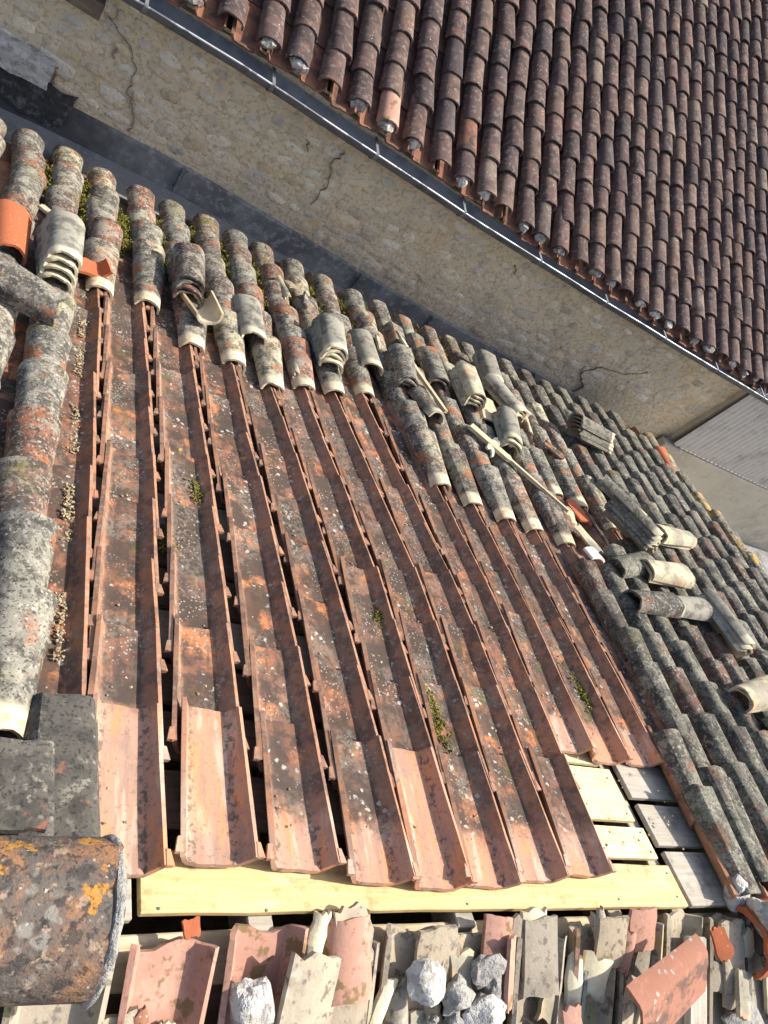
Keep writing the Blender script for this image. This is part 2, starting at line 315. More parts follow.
def mesh(name, verts, faces, smooth=False):
    me = bpy.data.meshes.new(name); me.from_pydata([tuple(v) for v in verts], [], faces); me.update()
    if smooth:
        me.polygons.foreach_set('use_smooth', [True] * len(me.polygons))
    return me
def ob(name, me, m, mw=None, parent=None, **kw):
    o = bpy.data.objects.new(name, me); C.objects.link(o)
    if m is not None and me is not None:
        if len(me.materials) == 0: me.materials.append(m)
        if me.materials[0] != m:
            o.material_slots[0].link = 'OBJECT'; o.material_slots[0].material = m
    if mw is not None: o.matrix_world = mw
    if parent is not None: o.parent = parent
    for k, v in kw.items(): o[k] = v
    return o
def thing(name, label, cat, **kw):
    o = bpy.data.objects.new(name, None); C.objects.link(o); o.empty_display_size = .2
    o['label'] = label; o['category'] = cat
    for k, v in kw.items(): o[k] = v
    return o

def sweep(profs, ys, th, rng=None, jit=0.0, chip=(0, 0)):
    """profs: list of profiles (outer side, list of (x,z)) at the stations ys; th: thickness inward (to the left of the profile direction)"""
    V, F = [], []
    P = len(profs[0])
    for j, pr in enumerate(profs):
        inner = []
        for i, (x, z) in enumerate(pr):
            a = pr[max(i - 1, 0)]; b = pr[min(i + 1, P - 1)]
            dx, dz = b[0] - a[0], b[1] - a[1]; l = math.hypot(dx, dz) or 1
            inner.append((x - dz / l * th, z + dx / l * th))
        for side, q in enumerate((pr, inner)):
            for i, (x, z) in enumerate(q):
                y = ys[j]
                if rng:
                    if j == 0 and chip[0]: y += chip[0] * mnoise.noise((i * .38, rng.chips[0], 0)) + .002 * side
                    if j == len(profs) - 1 and chip[1]: y += chip[1] * mnoise.noise((i * .38, rng.chips[1], 0))
                V.append((x + (rng.uniform(-jit, jit) if rng else 0), y, z + (rng.uniform(-jit, jit) if rng else 0)))
    def id(j, s, i): return j * 2 * P + s * P + i
    n = len(profs)
    for j in range(n - 1):
        for i in range(P - 1):
            F.append((id(j, 0, i), id(j, 0, i + 1), id(j + 1, 0, i + 1), id(j + 1, 0, i)))
            F.append((id(j, 1, i), id(j + 1, 1, i), id(j + 1, 1, i + 1), id(j, 1, i + 1)))
        F.append((id(j, 0, 0), id(j + 1, 0, 0), id(j + 1, 1, 0), id(j, 1, 0)))
        F.append((id(j, 0, P - 1), id(j, 1, P - 1), id(j + 1, 1, P - 1), id(j + 1, 0, P - 1)))
    for i in range(P - 1):
        F.append((id(0, 0, i), id(0, 1, i), id(0, 1, i + 1), id(0, 0, i + 1)))
        F.append((id(n - 1, 0, i), id(n - 1, 0, i + 1), id(n - 1, 1, i + 1), id(n - 1, 1, i)))
    return V, F
def box_vf(V, F, x0, x1, y0, y1, z0, z1):
    b = len(V)
    for z in (z0, z1):
        V += [(x0, y0, z), (x1, y0, z), (x1, y1, z), (x0, y1, z)]
    for f in ((0, 3, 2, 1), (4, 5, 6, 7), (0, 1, 5, 4), (1, 2, 6, 5), (2, 3, 7, 6), (3, 0, 4, 7)): F.append(tuple(b + i for i in f))
def fix_normals(me):
    bm = bmesh.new(); bm.from_mesh(me); bmesh.ops.recalc_face_normals(bm, faces=bm.faces); bm.to_mesh(me); bm.free(); return me
def bevelled_box(name, sx, sy, sz, bev=.004, seed=0, wob=0.0):
    bm = bmesh.new(); bmesh.ops.create_cube(bm, size=1)
    for v in bm.verts: v.co = Vector((v.co.x * sx, v.co.y * sy, v.co.z * sz))
    if wob:
        r = random.Random(seed)
        n = max(2, int(sx / .12))
        es = [e for e in bm.edges if abs((e.verts[0].co - e.verts[1].co).x) > sx * .5]
        bmesh.ops.subdivide_edges(bm, edges=es, cuts=min(n, 14), use_grid_fill=True)
        for v in bm.verts:
            v.co.y += wob * mnoise.noise((v.co.x * 6, seed * 3.1, v.co.y)); v.co.z += wob * .4 * mnoise.noise((v.co.x * 3, seed * 7.7, 5))
    bmesh.ops.bevel(bm, geom=bm.edges[:], offset=bev, segments=1, affect='EDGES')
    me = bpy.data.meshes.new(name); bm.to_mesh(me); bm.free(); return me

# channel tile: flat bottom, two raised sides, a lug on each rim at its wide (upper) end
CH_L = .465
def channel_profile(fl, tp, h):
    return [(-tp, h), (-tp + .005, h - .014), (-fl - .013, .014), (-fl, .003), (-fl * .45, 0.0), (0, .003), (fl * .45, 0.0), (fl, .003), (fl + .013, .014), (tp - .005, h - .014), (tp, h)]
def channel_mesh(seed, lug=True, L=CH_L, chip=(.012, .012)):
    r = random.Random(seed); r.chips = (seed * 3.7, seed * 5.1 + 2)
    profs, ys = [], []
    for f in (0, .07, .33, .66, 1):
        a = 1 - f
        profs.append(channel_profile(.062 + .009 * a, .096 + .015 * a, .054 + .010 * a)); ys.append(f * L)
    V, F = sweep(profs, ys, .014, r, .0014, chip)
    if lug:
        for s in (-1, 1):
            tp, h = .110, .064
            b = len(V); y0, y1 = .002, .044
            for (dx, dz) in ((-.008, -.013), (.013, -.008), (.015, .004), (-.006, .004)):
                V.append((s * (tp + dx), y0, h + dz)); 
            for (dx, dz) in ((-.008, -.013), (.006, -.010), (.006, .000), (-.006, .003)):
                V.append((s * (tp + dx), y1, h + dz))
            q = [(0, 1, 2, 3), (7, 6, 5, 4), (0, 4, 5, 1), (1, 5, 6, 2), (2, 6, 7, 3), (3, 7, 4, 0)]
            for f in q: F.append(tuple(b + i for i in f))
    return fix_normals(mesh('channel_tile', V, F))
# cover tile: barrel, narrow at its upper end (y = 0), wide at the lower end
CV_L = .44
def cover_profile(w, h, sq, k=10):
    pr = []
    for i in range(k + 1):
        a = math.pi * i / k
        c, s = math.cos(a), math.sin(a)
        e = 2.0 / sq
        pr.append((w * math.copysign(abs(c) ** e, c), h * abs(s) ** e))
    return pr
def flat_profile(w, h):
    return [(w, 0), (w * .93, h * .42), (w * .76, h * .80), (w * .55, h * .96), (w * .25, h), (-w * .25, h), (-w * .55, h * .96), (-w * .76, h * .80), (-w * .93, h * .42), (-w, 0)]
def cover_mesh(seed, sq=2.0, L=CV_L, w=(.074, .094), h=(.066, .078), chip=(.014, .014), k=10, th=.0125, jit=.0012):
    r = random.Random(seed); r.chips = (seed * 2.3 + 11, seed * 4.9 + 7)
    profs, ys = [], []
    for f in (0, .5, 1):
        ww, hh = w[0] + (w[1] - w[0]) * f, h[0] + (h[1] - h[0]) * f
        profs.append(flat_profile(ww, hh) if sq > 3 else cover_profile(ww, hh, sq, k)); ys.append(f * L)
    V, F = sweep(profs, ys, th, r, jit, chip)
    me = fix_normals(mesh('cover_tile', V, F)); return me
def shade(me, ang=40):
    for p in me.polygons: p.use_smooth = True
    try: me.set_sharp_from_angle(angle=R(ang))
    except Exception: pass
    return me
CHAN = [shade(channel_mesh(i, chip=(.006, .005 + .004 * (i % 3))), 35) for i in range(8)]
COVR = [shade(cover_mesh(20 + i, 2.1 + .2 * (i % 3), w=(.066, .093), h=(.060, .080))) for i in range(8)]
COVS = [shade(cover_mesh(40 + i, 3.3 + .5 * (i % 3), w=(.064, .083), h=(.054, .066), jit=.0014, chip=(.012, .016)), 28) for i in range(8)]

# ------------------------------------------------------------------ the setting
gm = mesh('ground', [(-800, -800, -5.2), (800, -800, -5.2), (800, 800, -5.2), (-800, 800, -5.2)], [(0, 1, 2, 3)])
ob('ground', gm, M['ground'], kind='structure')

# ------------------------------------------------------------------ our roof
roof = thing('tiled_roof', 'half stripped old roof with bare red channel tiles and grey lichened covers', 'roof')
GAP = .23
OFF = {0: (-.05, -.05, -.15), 1: (0, 0, -.17), 2: (-.06, .08, -.03), 3: (-.07, .2, .1), 4: (-.16, .24, .12), 5: (-.19, .3, -.02), 6: (-.22, .3, -.08),
       7: (-.16, .28, -.04), 8: (.05, .24, -.12), 9: (.12, .14, -.16), 10: (.05, .08, -.22), 11: (.08, .05, -.2), 12: (.12, .08, -.1)}
def X(k, t):
    lo = math.floor(k); f = k - lo
    def one(i):
        a, b, c = OFF.get(int(i), (0, 0, 0)); a -= .08; b -= .14; c -= .13
        if t > 3.7: v = a
        elif t > 2.1: v = b + (a - b) * (t - 2.1) / 1.6
        elif t > .9: v = c + (b - c) * (t - .9) / 1.2
        else: v = c
        return (i + v) * GAP
    return one(lo) * (1 - f) + one(lo + 1) * f
def sag(x, t):
    return .007 * mnoise.noise((x * .9, t * .7, 3.3)) + .004
def roof_tile(meshes, m, name, k, t, n0, tilt, i, jy=1.2, parent=None, jn=.003):
    L = .44
    x0, x1 = X(k, t), X(k, t + L)
    yaw = -math.degrees(math.atan2(x1 - x0, L)) + rnd.uniform(-jy, jy)
    n = n0 + sag(x0, t) + rnd.uniform(-jn, jn)
    mw = F_ROOF @ loc(x0 + rnd.uniform(-.004, .004) * (3 if jy > 2 else 1), t, n, yaw, tilt, rnd.uniform(-1.5, 1.5) * (2.5 if jy > 2 else 1))
    return ob(name, meshes[i % len(meshes)], m, mw, parent)

EAVE = 5.36
hidden = []        # channel tiles wholly under covers: joined further down
row_end = {1: .90, 2: .925, 3: .915, 4: .875, 5: .86, 6: .865, 7: .885, 8: .90, 9: 1.42, 10: 1.39, 11: 1.395, 12: .80, 0: 1.30, -1: 1.0}
EXP = .310
for j in range(-2, 24):
    t0 = row_end.get(j, .80)
    t = t0; first = True; i = 0
    e = EXP * rnd.uniform(.97, 1.04)
    while t < EAVE - .3:
        step = e * rnd.uniform(.93, 1.07)
        vis = (-1 <= j <= 12) or (13 <= j <= 15 and 2.5 < t < 3.6)
        if first and 1 <= j <= 8: m = M['channel_clean'] if j in (1, 2, 5) else M['channel_near']
        elif first and j in (9, 10, 11): m = M['channel_near']
        elif j == 1 and i == 1: m = M['channel_near']
        else: m = M['channel']
        # the tile's lower end lies in the next one: it is raised by a tile's thickness
        tilt = math.degrees(math.atan2(.015, step))
        if vis:
            roof_tile(CHAN, m, 'channel_tile', j - (.5 if j != 12 or t > 1.5 else .60), t, .004, tilt, rnd.randrange(8), 1.3, roof)
        else:
            x0, x1 = X(j - .5, t), X(j - .5, t + .44)
            hidden.append((rnd.randrange(8), F_ROOF @ loc(x0, t, .004 + sag(x0, t), -math.degrees(math.atan2(x1 - x0, .44)) + rnd.uniform(-1, 1), tilt)))
        t += step; first = False; i += 1
def join(name, items, meshes, m, parent=None, **kw):
    V, F = [], []
    for i, mw in items:
        me = meshes[i]; b = len(V)
        V += [mw @ v.co for v in me.vertices]
        F += [tuple(b + q for q in p.vertices) for p in me.polygons]
    me = mesh(name, V, F); shade(me, 40)
    return ob(name, me, m, None, parent, **kw)
join('channel_tile_rows', hidden, CHAN, M['channel'], roof, kind='stuff')

def cover_col(k, t_near, t_far, meshes, m, m_end, n0=.047, e=.30, skip=None, endmat=True):
    t = t_far - CV_L
    lst = []
    while t > t_near + .02:
        lst.append(t); t -= e * rnd.uniform(.84, 1.16)
    lst.append(t_near)
    for q, t in enumerate(lst):
        last = q == len(lst) - 1
        if skip and skip(t): continue
        roof_tile(meshes, m_end if (last and endmat) else m, 'cover_tile', k, t, n0, math.degrees(math.atan2(.026, .30)), rnd.randrange(8), 3.0, roof, .006)
for k, tn in zip(range(0, 8), (3.80, 3.85, 3.58, 3.55, 3.45, 3.58, 3.66, 3.80)):
    cover_col(k, tn, EAVE + rnd.uniform(-.03, .05) - (.06 if k > 4 else 0), COVR, M['cover'], M['cover_end'] if k != 5 else M['orange_cover'])
cover_col(-1, 1.22, EAVE + .06, COVR, M['cover'], M['cover_end'], e=.31)
cover_col(-2, 1.30, EAVE + .02, COVR, M['cover'], M['cover_end'])
cover_col(-3, .9, EAVE, COVR, M['cover'], M['cover_end'])
for k, tn in zip((8, 9, 10, 11, 12), (3.05, 2.98, 2.93, 2.92, 2.88)):
    cover_col(k, tn, EAVE - .05 + rnd.uniform(-.05, .04), COVR if k < 9 else COVS, M['cover'], M['cover_end'])
cover_col(13, 3.42, EAVE - .03, COVS, M['cover'], M['cover_end'])
cover_col(14, 3.38, EAVE - .02, COVS, M['cover'], M['cover_end'])
cover_col(15, 3.25, EAVE, COVS, M['cover'], M['cover_end'])
cover_col(11.32, .80, 1.52, COVS, M['grey_cover'], M['grey_cover'])
cover_col(12, .85, 2.70, COVS, M['grey_cover'], M['grey_cover'], e=.27)
cover_col(13, .95, 2.72, COVS, M['grey_cover'], M['grey_cover'], e=.27)
cover_col(14, .80, 2.95, COVS, M['grey_cover'], M['grey_cover'], e=.27)
cover_col(15, .90, 3.10, COVS, M['grey_cover'], M['grey_cover'], e=.27)
for k in range(16, 23):
    far = EAVE - .02 - (0 if k < 22 else .25)
    cover_col(k, .82 + rnd.uniform(0, .1), far, COVS, M['grey_cover'], M['grey_cover'], e=.27)
cover_col(23, .8, 4.9, COVS, M['verge_cover'], M['verge_cover'], e=.27)
cover_col(22.9, 4.55, 5.2, COVR, M['verge_cover'], M['orange_tile'], e=.27)

# planks under the tiles
def plank(name, x0, x1, t0, t1, m, n=-.016, th=.022, rot=0.0, seed=0):
    me = bevelled_box(name, x1 - x0, t1 - t0, th, .003, seed, .004)
    return ob(name, me, m, F_ROOF @ loc((x0 + x1) / 2, (t0 + t1) / 2, n + .001, rot), roof)
plank('plank', .115, 2.235, .810, .968, M['new_wood'], seed=1, rot=-.55)
plank('plank', 1.30, 2.200, .990, 1.118, M['new_wood_pale'], seed=2, rot=-.8)
plank('plank', 1.25, 2.175, 1.140, 1.375, M['new_wood_pale'], seed=3)
plank('plank', 1.20, 2.13, 1.395, 1.52, M['new_wood_pale'], seed=4)
V, F = [], []
for a in range(8): V.append((.0042 * math.cos(a * .785), .0042 * math.sin(a * .785), 0))
for a in range(8): V.append((.0036 * math.cos(a * .785), .0036 * math.sin(a * .785), .0022))
F = [tuple(range(8, 16))] + [(a, (a + 1) % 8, 8 + (a + 1) % 8, 8 + a) for a in range(8)]
nail_me = mesh('nail_head', V, F)
for (x, t) in ((.16, .83), (.155, .93), (.45, .82), (1.14, .825), (1.16, .93), (1.85, .83), (1.84, .925), (2.19, .835), (2.2, .925), (2.17, 1.01), (2.165, 1.09), (1.9, 1.02), (2.14, 1.17), (2.13, 1.33), (1.92, 1.2)):
    ob('nail_head', nail_me, M['zinc_dark'], F_ROOF @ loc(x, t, -.0035), roof)
for q, (a, b) in enumerate(((.80, 1.015), (1.04, 1.22), (1.25, 1.42), (1.44, 1.60))):
    plank('plank', 2.255 - .012 * q, 5.35, a, b, M['old_wood'], seed=10 + q)
    plank('plank', -1.2, .095 if q == 0 else 1.22 - .0 * q, a + .005, b - .01, M['old_wood'] if q == 0 else M['dark_wood'], seed=20 + q)
t = 1.625; q = 0
while t < 5.2:
    w = rnd.uniform(.12, .19)
    plank('plank', -1.2, 5.35, t, t + w, M['dark_wood'] if q % 3 else M['old_wood'], seed=40 + q); t += w + rnd.uniform(.012, .03); q += 1
for q, x in enumerate((-1.0, -.3, .45, 1.15, 1.85, 2.21, 2.9, 3.6, 4.3, 5.1)):
    ob('rafter', bevelled_box('rafter', .075, 4.45, .11, .004), M['old_wood'], F_ROOF @ loc(x, 3.0, -.098), roof)
# ridge beam and the bedding of the near slope
def xbeam(name, x0, x1, y, z, sy, sz, m, parent, seed=0):
    me = bevelled_box(name, x1 - x0, sy, sz, .004, seed, .006)
    return ob(name, me, m, Matrix.Translation(((x0 + x1) / 2, y, z)), parent)
xbeam('ridge_beam', -1.2, 5.35, .670, -.405, .12, .13, M['lath'], roof, 5)
ob('bedding', bevelled_box('bedding', 6.6, 3.6, .03, .003), M['dark_wood'], F_BACK @ loc(-2.05, 1.87, -.07), roof)

# the house under the roof
house = thing('house', 'old stone house carrying the half stripped tiled roof', 'house')
def wallbox(name, x0, x1, y0, y1, z0, z1, m, parent, top=None):
    V, F = [], []
    box_vf(V, F, x0, x1, y0, y1, z0, z1)
    if top: V = [(x, y, top(y)) if z == z1 else (x, y, z) for x, y, z in V]
    return ob(name, mesh(name, V, F), m, None, parent)
wallbox('eaves_wall', -1.2, 5.3, 4.50, 4.85, -5.2, -1.98, M['house_wall'], house)
def gt(y): return (-y * sT / cT if y > .7 else -.27 - (.7 - y) * sT / cT) - .22
for x0, x1 in ((-1.2, -.9), (4.95, 5.28)):
    wallbox('gable_wall', x0, x1, .7, 4.5, -5.2, 0, M['house_wall'], house, gt)
    wallbox('gable_wall', x0, x1, -2.6, .7, -5.2, 0, M['house_wall'], house, gt)
wallbox('attic_floor', -.9, 4.95, -2.6, 4.5, -2.4, -2.3, M['dark_wood'], house)

# ------------------------------------------------------------------ near slope of the ridge: channel tiles, slabs and mortar
BCH = [shade(channel_mesh(60 + i, False, chip=(.03, .02)), 35) for i in range(4)]
def back(x, u, n, yaw=0, pitch=0, roll=0): return F_BACK @ loc(-x, u, n, yaw, pitch, roll)
for i, x in enumerate([.185 + .245 * q for q in range(-3, 16)]):
    for u in (-.005, .40, .80, 1.2):
        m = M['pink_tile'] if (u < .1 and i in (3, 4)) else (M['pale_tile'] if u < .1 else M['channel'])
        mw = back(x + rnd.uniform(-.01, .01), u + rnd.uniform(-.02, .02), -.03 if u < .1 else -.035, rnd.uniform(-2, 2), 2.2, rnd.uniform(-2, 2))
        ob('channel_tile', BCH[rnd.randrange(4)], m, mw, roof)

def shard_mesh(name, w, l, th, seed, curve=0.0, rag=.15):
    r = random.Random(seed); V, F = [], []
    nx, ny = 6, 4
    for s in (0, 1):
        for j in range(ny + 1):
            for i in range(nx + 1):
                u, v = i / nx - .5, j / ny - .5
                k = 1 + rag * mnoise.noise((u * 2.2 + seed * 3.1, v * 2.2, seed))
                x = u * w * (1 + rag * mnoise.noise((seed * 1.7, v * 3, 2))); y = v * l * (1 + rag * mnoise.noise((u * 4, seed * 2.9, 7)))
                z = curve * (1 - (2 * u) ** 2) + (th if s else 0) + .002 * mnoise.noise((x * 30, y * 30, seed))
                V.append((x, y, z))
    W = nx + 1; N = W * (ny + 1)
    for j in range(ny):
        for i in range(nx):
            a = j * W + i
            F.append((a, a + W, a + W + 1, a + 1)); F.append((N + a, N + a + 1, N + a + W + 1, N + a + W))
    for i in range(nx):
        F.append((i, i + 1, N + i + 1, N + i)); a = ny * W + i; F.append((a, N + a, N + a + 1, a + 1))
    for j in range(ny):
        a = j * W; F.append((a, N + a, N + a + W, a + W)); a = j * W + nx; F.append((a, a + W, N + a + W, N + a))
    return shade(fix_normals(mesh(name, V, F)), 35)
def lump_mesh(name, sx, sy, sz, seed, sub=3, amp=.35):
    bm = bmesh.new(); r = random.Random(seed)
    bmesh.ops.create_icosphere(bm, subdivisions=sub, radius=1)
    planes = []
    for q in range(9):
        d = Vector((r.gauss(0, 1), r.gauss(0, 1), r.gauss(0, 1))).normalized(); planes.append((d, r.uniform(.55, .85)))
    for v in bm.verts:
        d = v.co.normalized(); k = 1.0
        for p, h in planes:
            c = d.dot(p)
            if c > .05: k = min(k, h / c)
        k *= 1 + amp * .45 * mnoise.noise(d * 1.6 + Vector((seed * 3.3, 0, 0))) + amp * .22 * mnoise.noise(d * 5 + Vector((0, seed * 1.3, 0))) + amp * .12 * mnoise.noise(d * 13 + Vector((0, 0, seed)))
        v.co = Vector((d.x * k * sx, d.y * k * sy, d.z * k * sz)) * 1.2
    me = bpy.data.meshes.new(name); bm.to_mesh(me); bm.free()
    return shade(me, 25)

def loose(name, me, m, mw, label, cat, group=None):
    o = ob(name, me, m, mw, None, label=label, category=cat)
    if group: o['group'] = group
    return o
# slabs and pieces strewn along the ridge
loose('tile_slab', shard_mesh('tile_slab', .17, .36, .016, 3, .012), M['pale_tile'], back(.55, .20, .055, -8, 3, -10), 'beige tile slab with green lichen leaning beside a white mortar lump', 'tile')
loose('tile_piece', shard_mesh('tile_piece', .12, .24, .014, 5, .006), M['pale_tile'], back(.70, .26, .040, 2, 4, 4), 'small pale slab lying inside a beige channel tile', 'tile')
loose('curved_tile', shade(cover_mesh(71, 2.3, .2)), M['pink_tile'], back(.68, -.055, -.02, 4, 4, 0), 'short pink curved tile tucked under the new plank', 'tile')
loose('tile_piece', shard_mesh('tile_piece', .13, .18, .014, 7, .004), M['pale_tile'], back(.985, .06, .02, 6, -8, 5), 'flat grey tile fragment behind the white mortar lump', 'tile')
loose('tile_piece', shard_mesh('tile_piece', .05, .20, .012, 9), M['pink_tile'], back(1.245, .10, .06, 3, 0, -30), 'thin upright pink tile splinter beside grey mortar rubble', 'tile')
loose('tile_piece', shard_mesh('tile_piece', .10, .13, .014, 10, .01), M['pink_tile'], back(1.22, .02, .02, -7, 10, 8), 'small red tile piece behind the grey mortar rubble', 'tile')
loose('tile_piece', shard_mesh('tile_piece', .13, .22, .014, 12, .004), M['pale_tile'], back(1.40, .07, .03, 3, 4, 4), 'pink and beige tile fragment right of the thin splinter', 'tile')
loose('curved_tile', shade(cover_mesh(72, 2.6, .24)), M['pale_tile'], back(1.42, .25, .045, -4, 5, 8), 'pale curved tile with a pink chip lying on it', 'tile')
loose('tile_chip', shard_mesh('tile_chip', .07, .13, .012, 14, .004, .4), M['pink_tile'], back(1.44, .235, .145, 8, 4, 8), 'pointed pink chip lying on a pale curved tile', 'tile')
loose('tile_piece', shard_mesh('tile_piece', .035, .24, .014, 15), M['pink_tile'], back(1.55, .12, .04, 2, 0, -60), 'narrow dark red splinter standing on edge', 'tile')
loose('tile_piece', shard_mesh('tile_piece', .03, .20, .012, 16), M['grey_mortar'], back(1.60, .22, .035, -3, 0, -65), 'thin grey splinter standing on edge before the big red tile', 'tile')
loose('tile_piece', shard_mesh('tile_piece', .14, .16, .013, 18, .006), M['pale_tile'], back(1.73, .04, .03, 2, -6, 3), 'pale flat piece behind the big red tile', 'tile')
loose('tile_piece', shard_mesh('tile_piece', .13, .14, .013, 19, .006), M['pink_tile'], back(1.90, .01, .02, 4, -6, 3), 'pink flat piece poking out behind the big red tile', 'tile')
big = channel_mesh(91, False, .40)
bigm = mat('red_tile_with_pale_lichen', [(.34, .16, .105)], [([('noise', 9, .44, .56, 3), ('x', .06, .08)], (.12, .08, .066), .85), ([('spot', 34, .3, 3.), ('noise', 6, .52, .58, 33)], (.42, .38, .32), .8), ([('noise', 22, .55, .66, 9)], (.44, .20, .13), .6)], vary=.1)
loose('red_tile', shade(big, 30), bigm, back(1.89, .185, .185, 112, -4, 196) @ Matrix.Diagonal((1.25, 1, 1, 1)) @ Matrix.Translation((0, -.2, 0)), 'upturned red tile with white lichen propped across the ridge rubble', 'tile')
loose('old_board', bevelled_box('old_board', .36, .105, .03, .005, 3, .008), M['old_wood'], back(2.19, .22, .05, 88, 0, -4), 'grey yellow lichened board end beside the upturned red tile', 'board')
loose('tile_chip', shard_mesh('tile_chip', .06, .11, .014, 23, .0, .5), M['orange_tile'], back(2.295, .055, .075, 15, 18, 20), 'bright orange pointed chip wedged upright by the ridge', 'tile')
loose('tile_piece', shard_mesh('tile_piece', .13, .3, .016, 25, .006, .2), M['pale_tile'], back(2.44, .14, .03, 4, 3, 3), 'grey slab behind the small cream chip', 'tile')
loose('tile_chip', shard_mesh('tile_chip', .055, .15, .02, 26, .0, .2), M['stack_cream'], back(2.43, .235, .075, -18, 16, 10), 'small cream chip leaning on a grey slab', 'tile')
loose('tile_piece', shard_mesh('tile_piece', .16, .22, .016, 27, .02, .2), M['grey_mortar'], back(2.52, .36, .04, 40, 3, 3), 'round edged grey slab before the small cream chip', 'tile')
loose('tile_piece', shard_mesh('tile_piece', .10, .13, .02, 29, .01, .2), M['stack_cream'], back(.10, .20, .0, 12, 3, 3), 'pale yellow piece by the big ridge tile', 'tile')
loose('tile_chip', shard_mesh('tile_chip', .04, .04, .014, 31, .0, .3), M['orange_tile'], back(.235, -.035, .0, 12, 20, 3), 'tiny orange chip at the end of the new plank', 'tile')
r = random.Random(5); SC = {'pink_tile': 'pink', 'pale_tile': 'beige', 'channel': 'red brown', 'stack_cream': 'cream', 'stack_grey': 'grey'}
for q in range(34):
    x = .05 + 2.75 * (q + r.random()) / 34; u = r.uniform(-.02, .34)
    if .35 < x < .47 and u < .2: continue
    mk = r.choice(('pink_tile', 'pale_tile', 'pale_tile', 'channel', 'stack_cream', 'stack_grey', 'pale_tile', 'stack_grey'))
    loose('tile_scrap', shard_mesh('tile_scrap', r.uniform(.04, .13), r.uniform(.07, .17), .014, 300 + q, r.choice((0, .01, .02)), .45), M[mk],
          back(x, u, r.uniform(-.005, .03), r.uniform(-25, 25), r.uniform(-5, 5), r.uniform(-9, 9)), 'small broken %s tile scrap in the jumble along the ridge' % SC[mk], 'tile', 'broken scraps along the ridge')
# mortar lumps
loose('mortar_lump', lump_mesh('mortar_lump', .048, .075, .035, 3), M['mortar'], back(.405, .13, .055, 20), 'white mortar lump lying in a pink channel tile', 'mortar')
loose('mortar_lump', lump_mesh('mortar_lump', .062, .052, .034, 5), M['mortar'], back(.925, .10, .075, 10), 'smooth white mortar lump on the grey ridge tiles', 'mortar')
for q, (x, u, n, s, sd_) in enumerate(((1.05, .15, .06, .05, 7), (1.15, .09, .065, .05, 8), (1.07, .22, .04, .035, 9), (1.20, .14, .055, .035, 10), (.995, .215, .035, .02, 12))):
    loose('mortar_lump', lump_mesh('mortar_lump', s * 1.05, s * .85, s * .6, sd_, 3, .7), M['grey_mortar'], back(x, u, n, 30 * q), 'rough grey mortar lump in the heap beside the white lump', 'mortar', 'grey mortar rubble on the ridge')
loose('mortar_lump', lump_mesh('mortar_lump', .075, .05, .045, 15, 3, .4), M['mortar'], back(1.165, .20, .05, 15), 'white and orange mortar slab below the grey rubble', 'mortar')

# big ridge tile at the left and the mortared one at the right
rt = shade(cover_mesh(81, 2.2, .54, (.145, .160), (.16, .175), (.02, .03), 18, .022, .002), 50)
loose('ridge_tile', rt, M['ridge'], Matrix.Translation((-.56, .765, -.185)) @ Matrix.Rotation(R(-91), 4, 'Z') @ Matrix.Rotation(R(1.5), 4, 'X'), 'big orange lichened ridge tile lying along the ridge', 'ridge tile')
V, F = [], []
for i in range(27):
    a = math.pi * (i - 1) / 24; cx, cz = .158 * math.cos(a), .172 * math.sin(a)
    for j in range(8):
        g = 6.283 * j / 8; d = Vector((math.cos(a) * math.cos(g), math.sin(g) * 1.1, math.sin(a) * math.cos(g)))
        k = .010 * (1 + .5 * mnoise.noise((i * .7, j * .9, 4)) + .5 * mnoise.noise((i * .25, 3, 1)))
        V.append((cx + d.x * k, .535 + d.y * k, cz + d.z * k))
for i in range(26):
    for j in range(8): F.append((i * 8 + j, i * 8 + (j + 1) % 8, i * 8 + 8 + (j + 1) % 8, i * 8 + 8 + j))
ridge_big = [o for o in C.objects if o.name == 'ridge_tile'][0]
ob('mortar_rim', shade(fix_normals(mesh('mortar_rim', V, F)), 40), M['grey_mortar'], None, ridge_big)
loose('ridge_tile', shade(cover_mesh(83, 2.25, .40, (.13, .14), (.11, .12), (.05, .03), 12, .02, .003), 35), M['orange_tile'], Matrix.Translation((2.50, .62, -.27)) @ Matrix.Rotation(R(-84), 4, 'Z') @ Matrix.Rotation(R(3), 4, 'X'), 'orange ridge tile end capped with white mortar', 'ridge tile')
loose('mortar_lump', lump_mesh('mortar_lump', .05, .13, .055, 23, 4, .35), M['mortar'], Matrix.Translation((2.56, .665, -.165)) @ Matrix.Rotation(R(20), 4, 'Z'), 'white mortar smeared over the orange ridge tile end', 'mortar')
loose('mortar_lump', lump_mesh('mortar_lump', .05, .07, .05, 24, 3, .35), M['mortar'], Matrix.Translation((2.50, .80, -.24)), 'small white mortar lump between grey covers and the orange ridge tile', 'mortar')
# black lichened tiles left of the bare rows
def rl(x, t, n, yaw=0, pitch=0, roll=0): return F_ROOF @ loc(x, t, n, yaw, pitch, roll)
loose('flipped_tile', shade(channel_mesh(95, False, .40), 30), M['slate_tile'], rl(-.105, .93, .105, 1, 1.5, 180) , 'black lichened tile lying upside down beside the first bare channel row', 'tile')
loose('flipped_tile', shade(channel_mesh(96, False, .30), 30), M['slate_tile'], rl(-.19, .88, .115, 3, 3, 186), 'speckled grey tile on top of the black lichened tile', 'tile')
loose('tile_piece', shard_mesh('tile_piece', .16, .10, .016, 33, .008, .2), M['slate_tile'], rl(-.24, .965, .165, 4, 2, 2), 'red lichened tile scrap by the big ridge tile', 'tile')

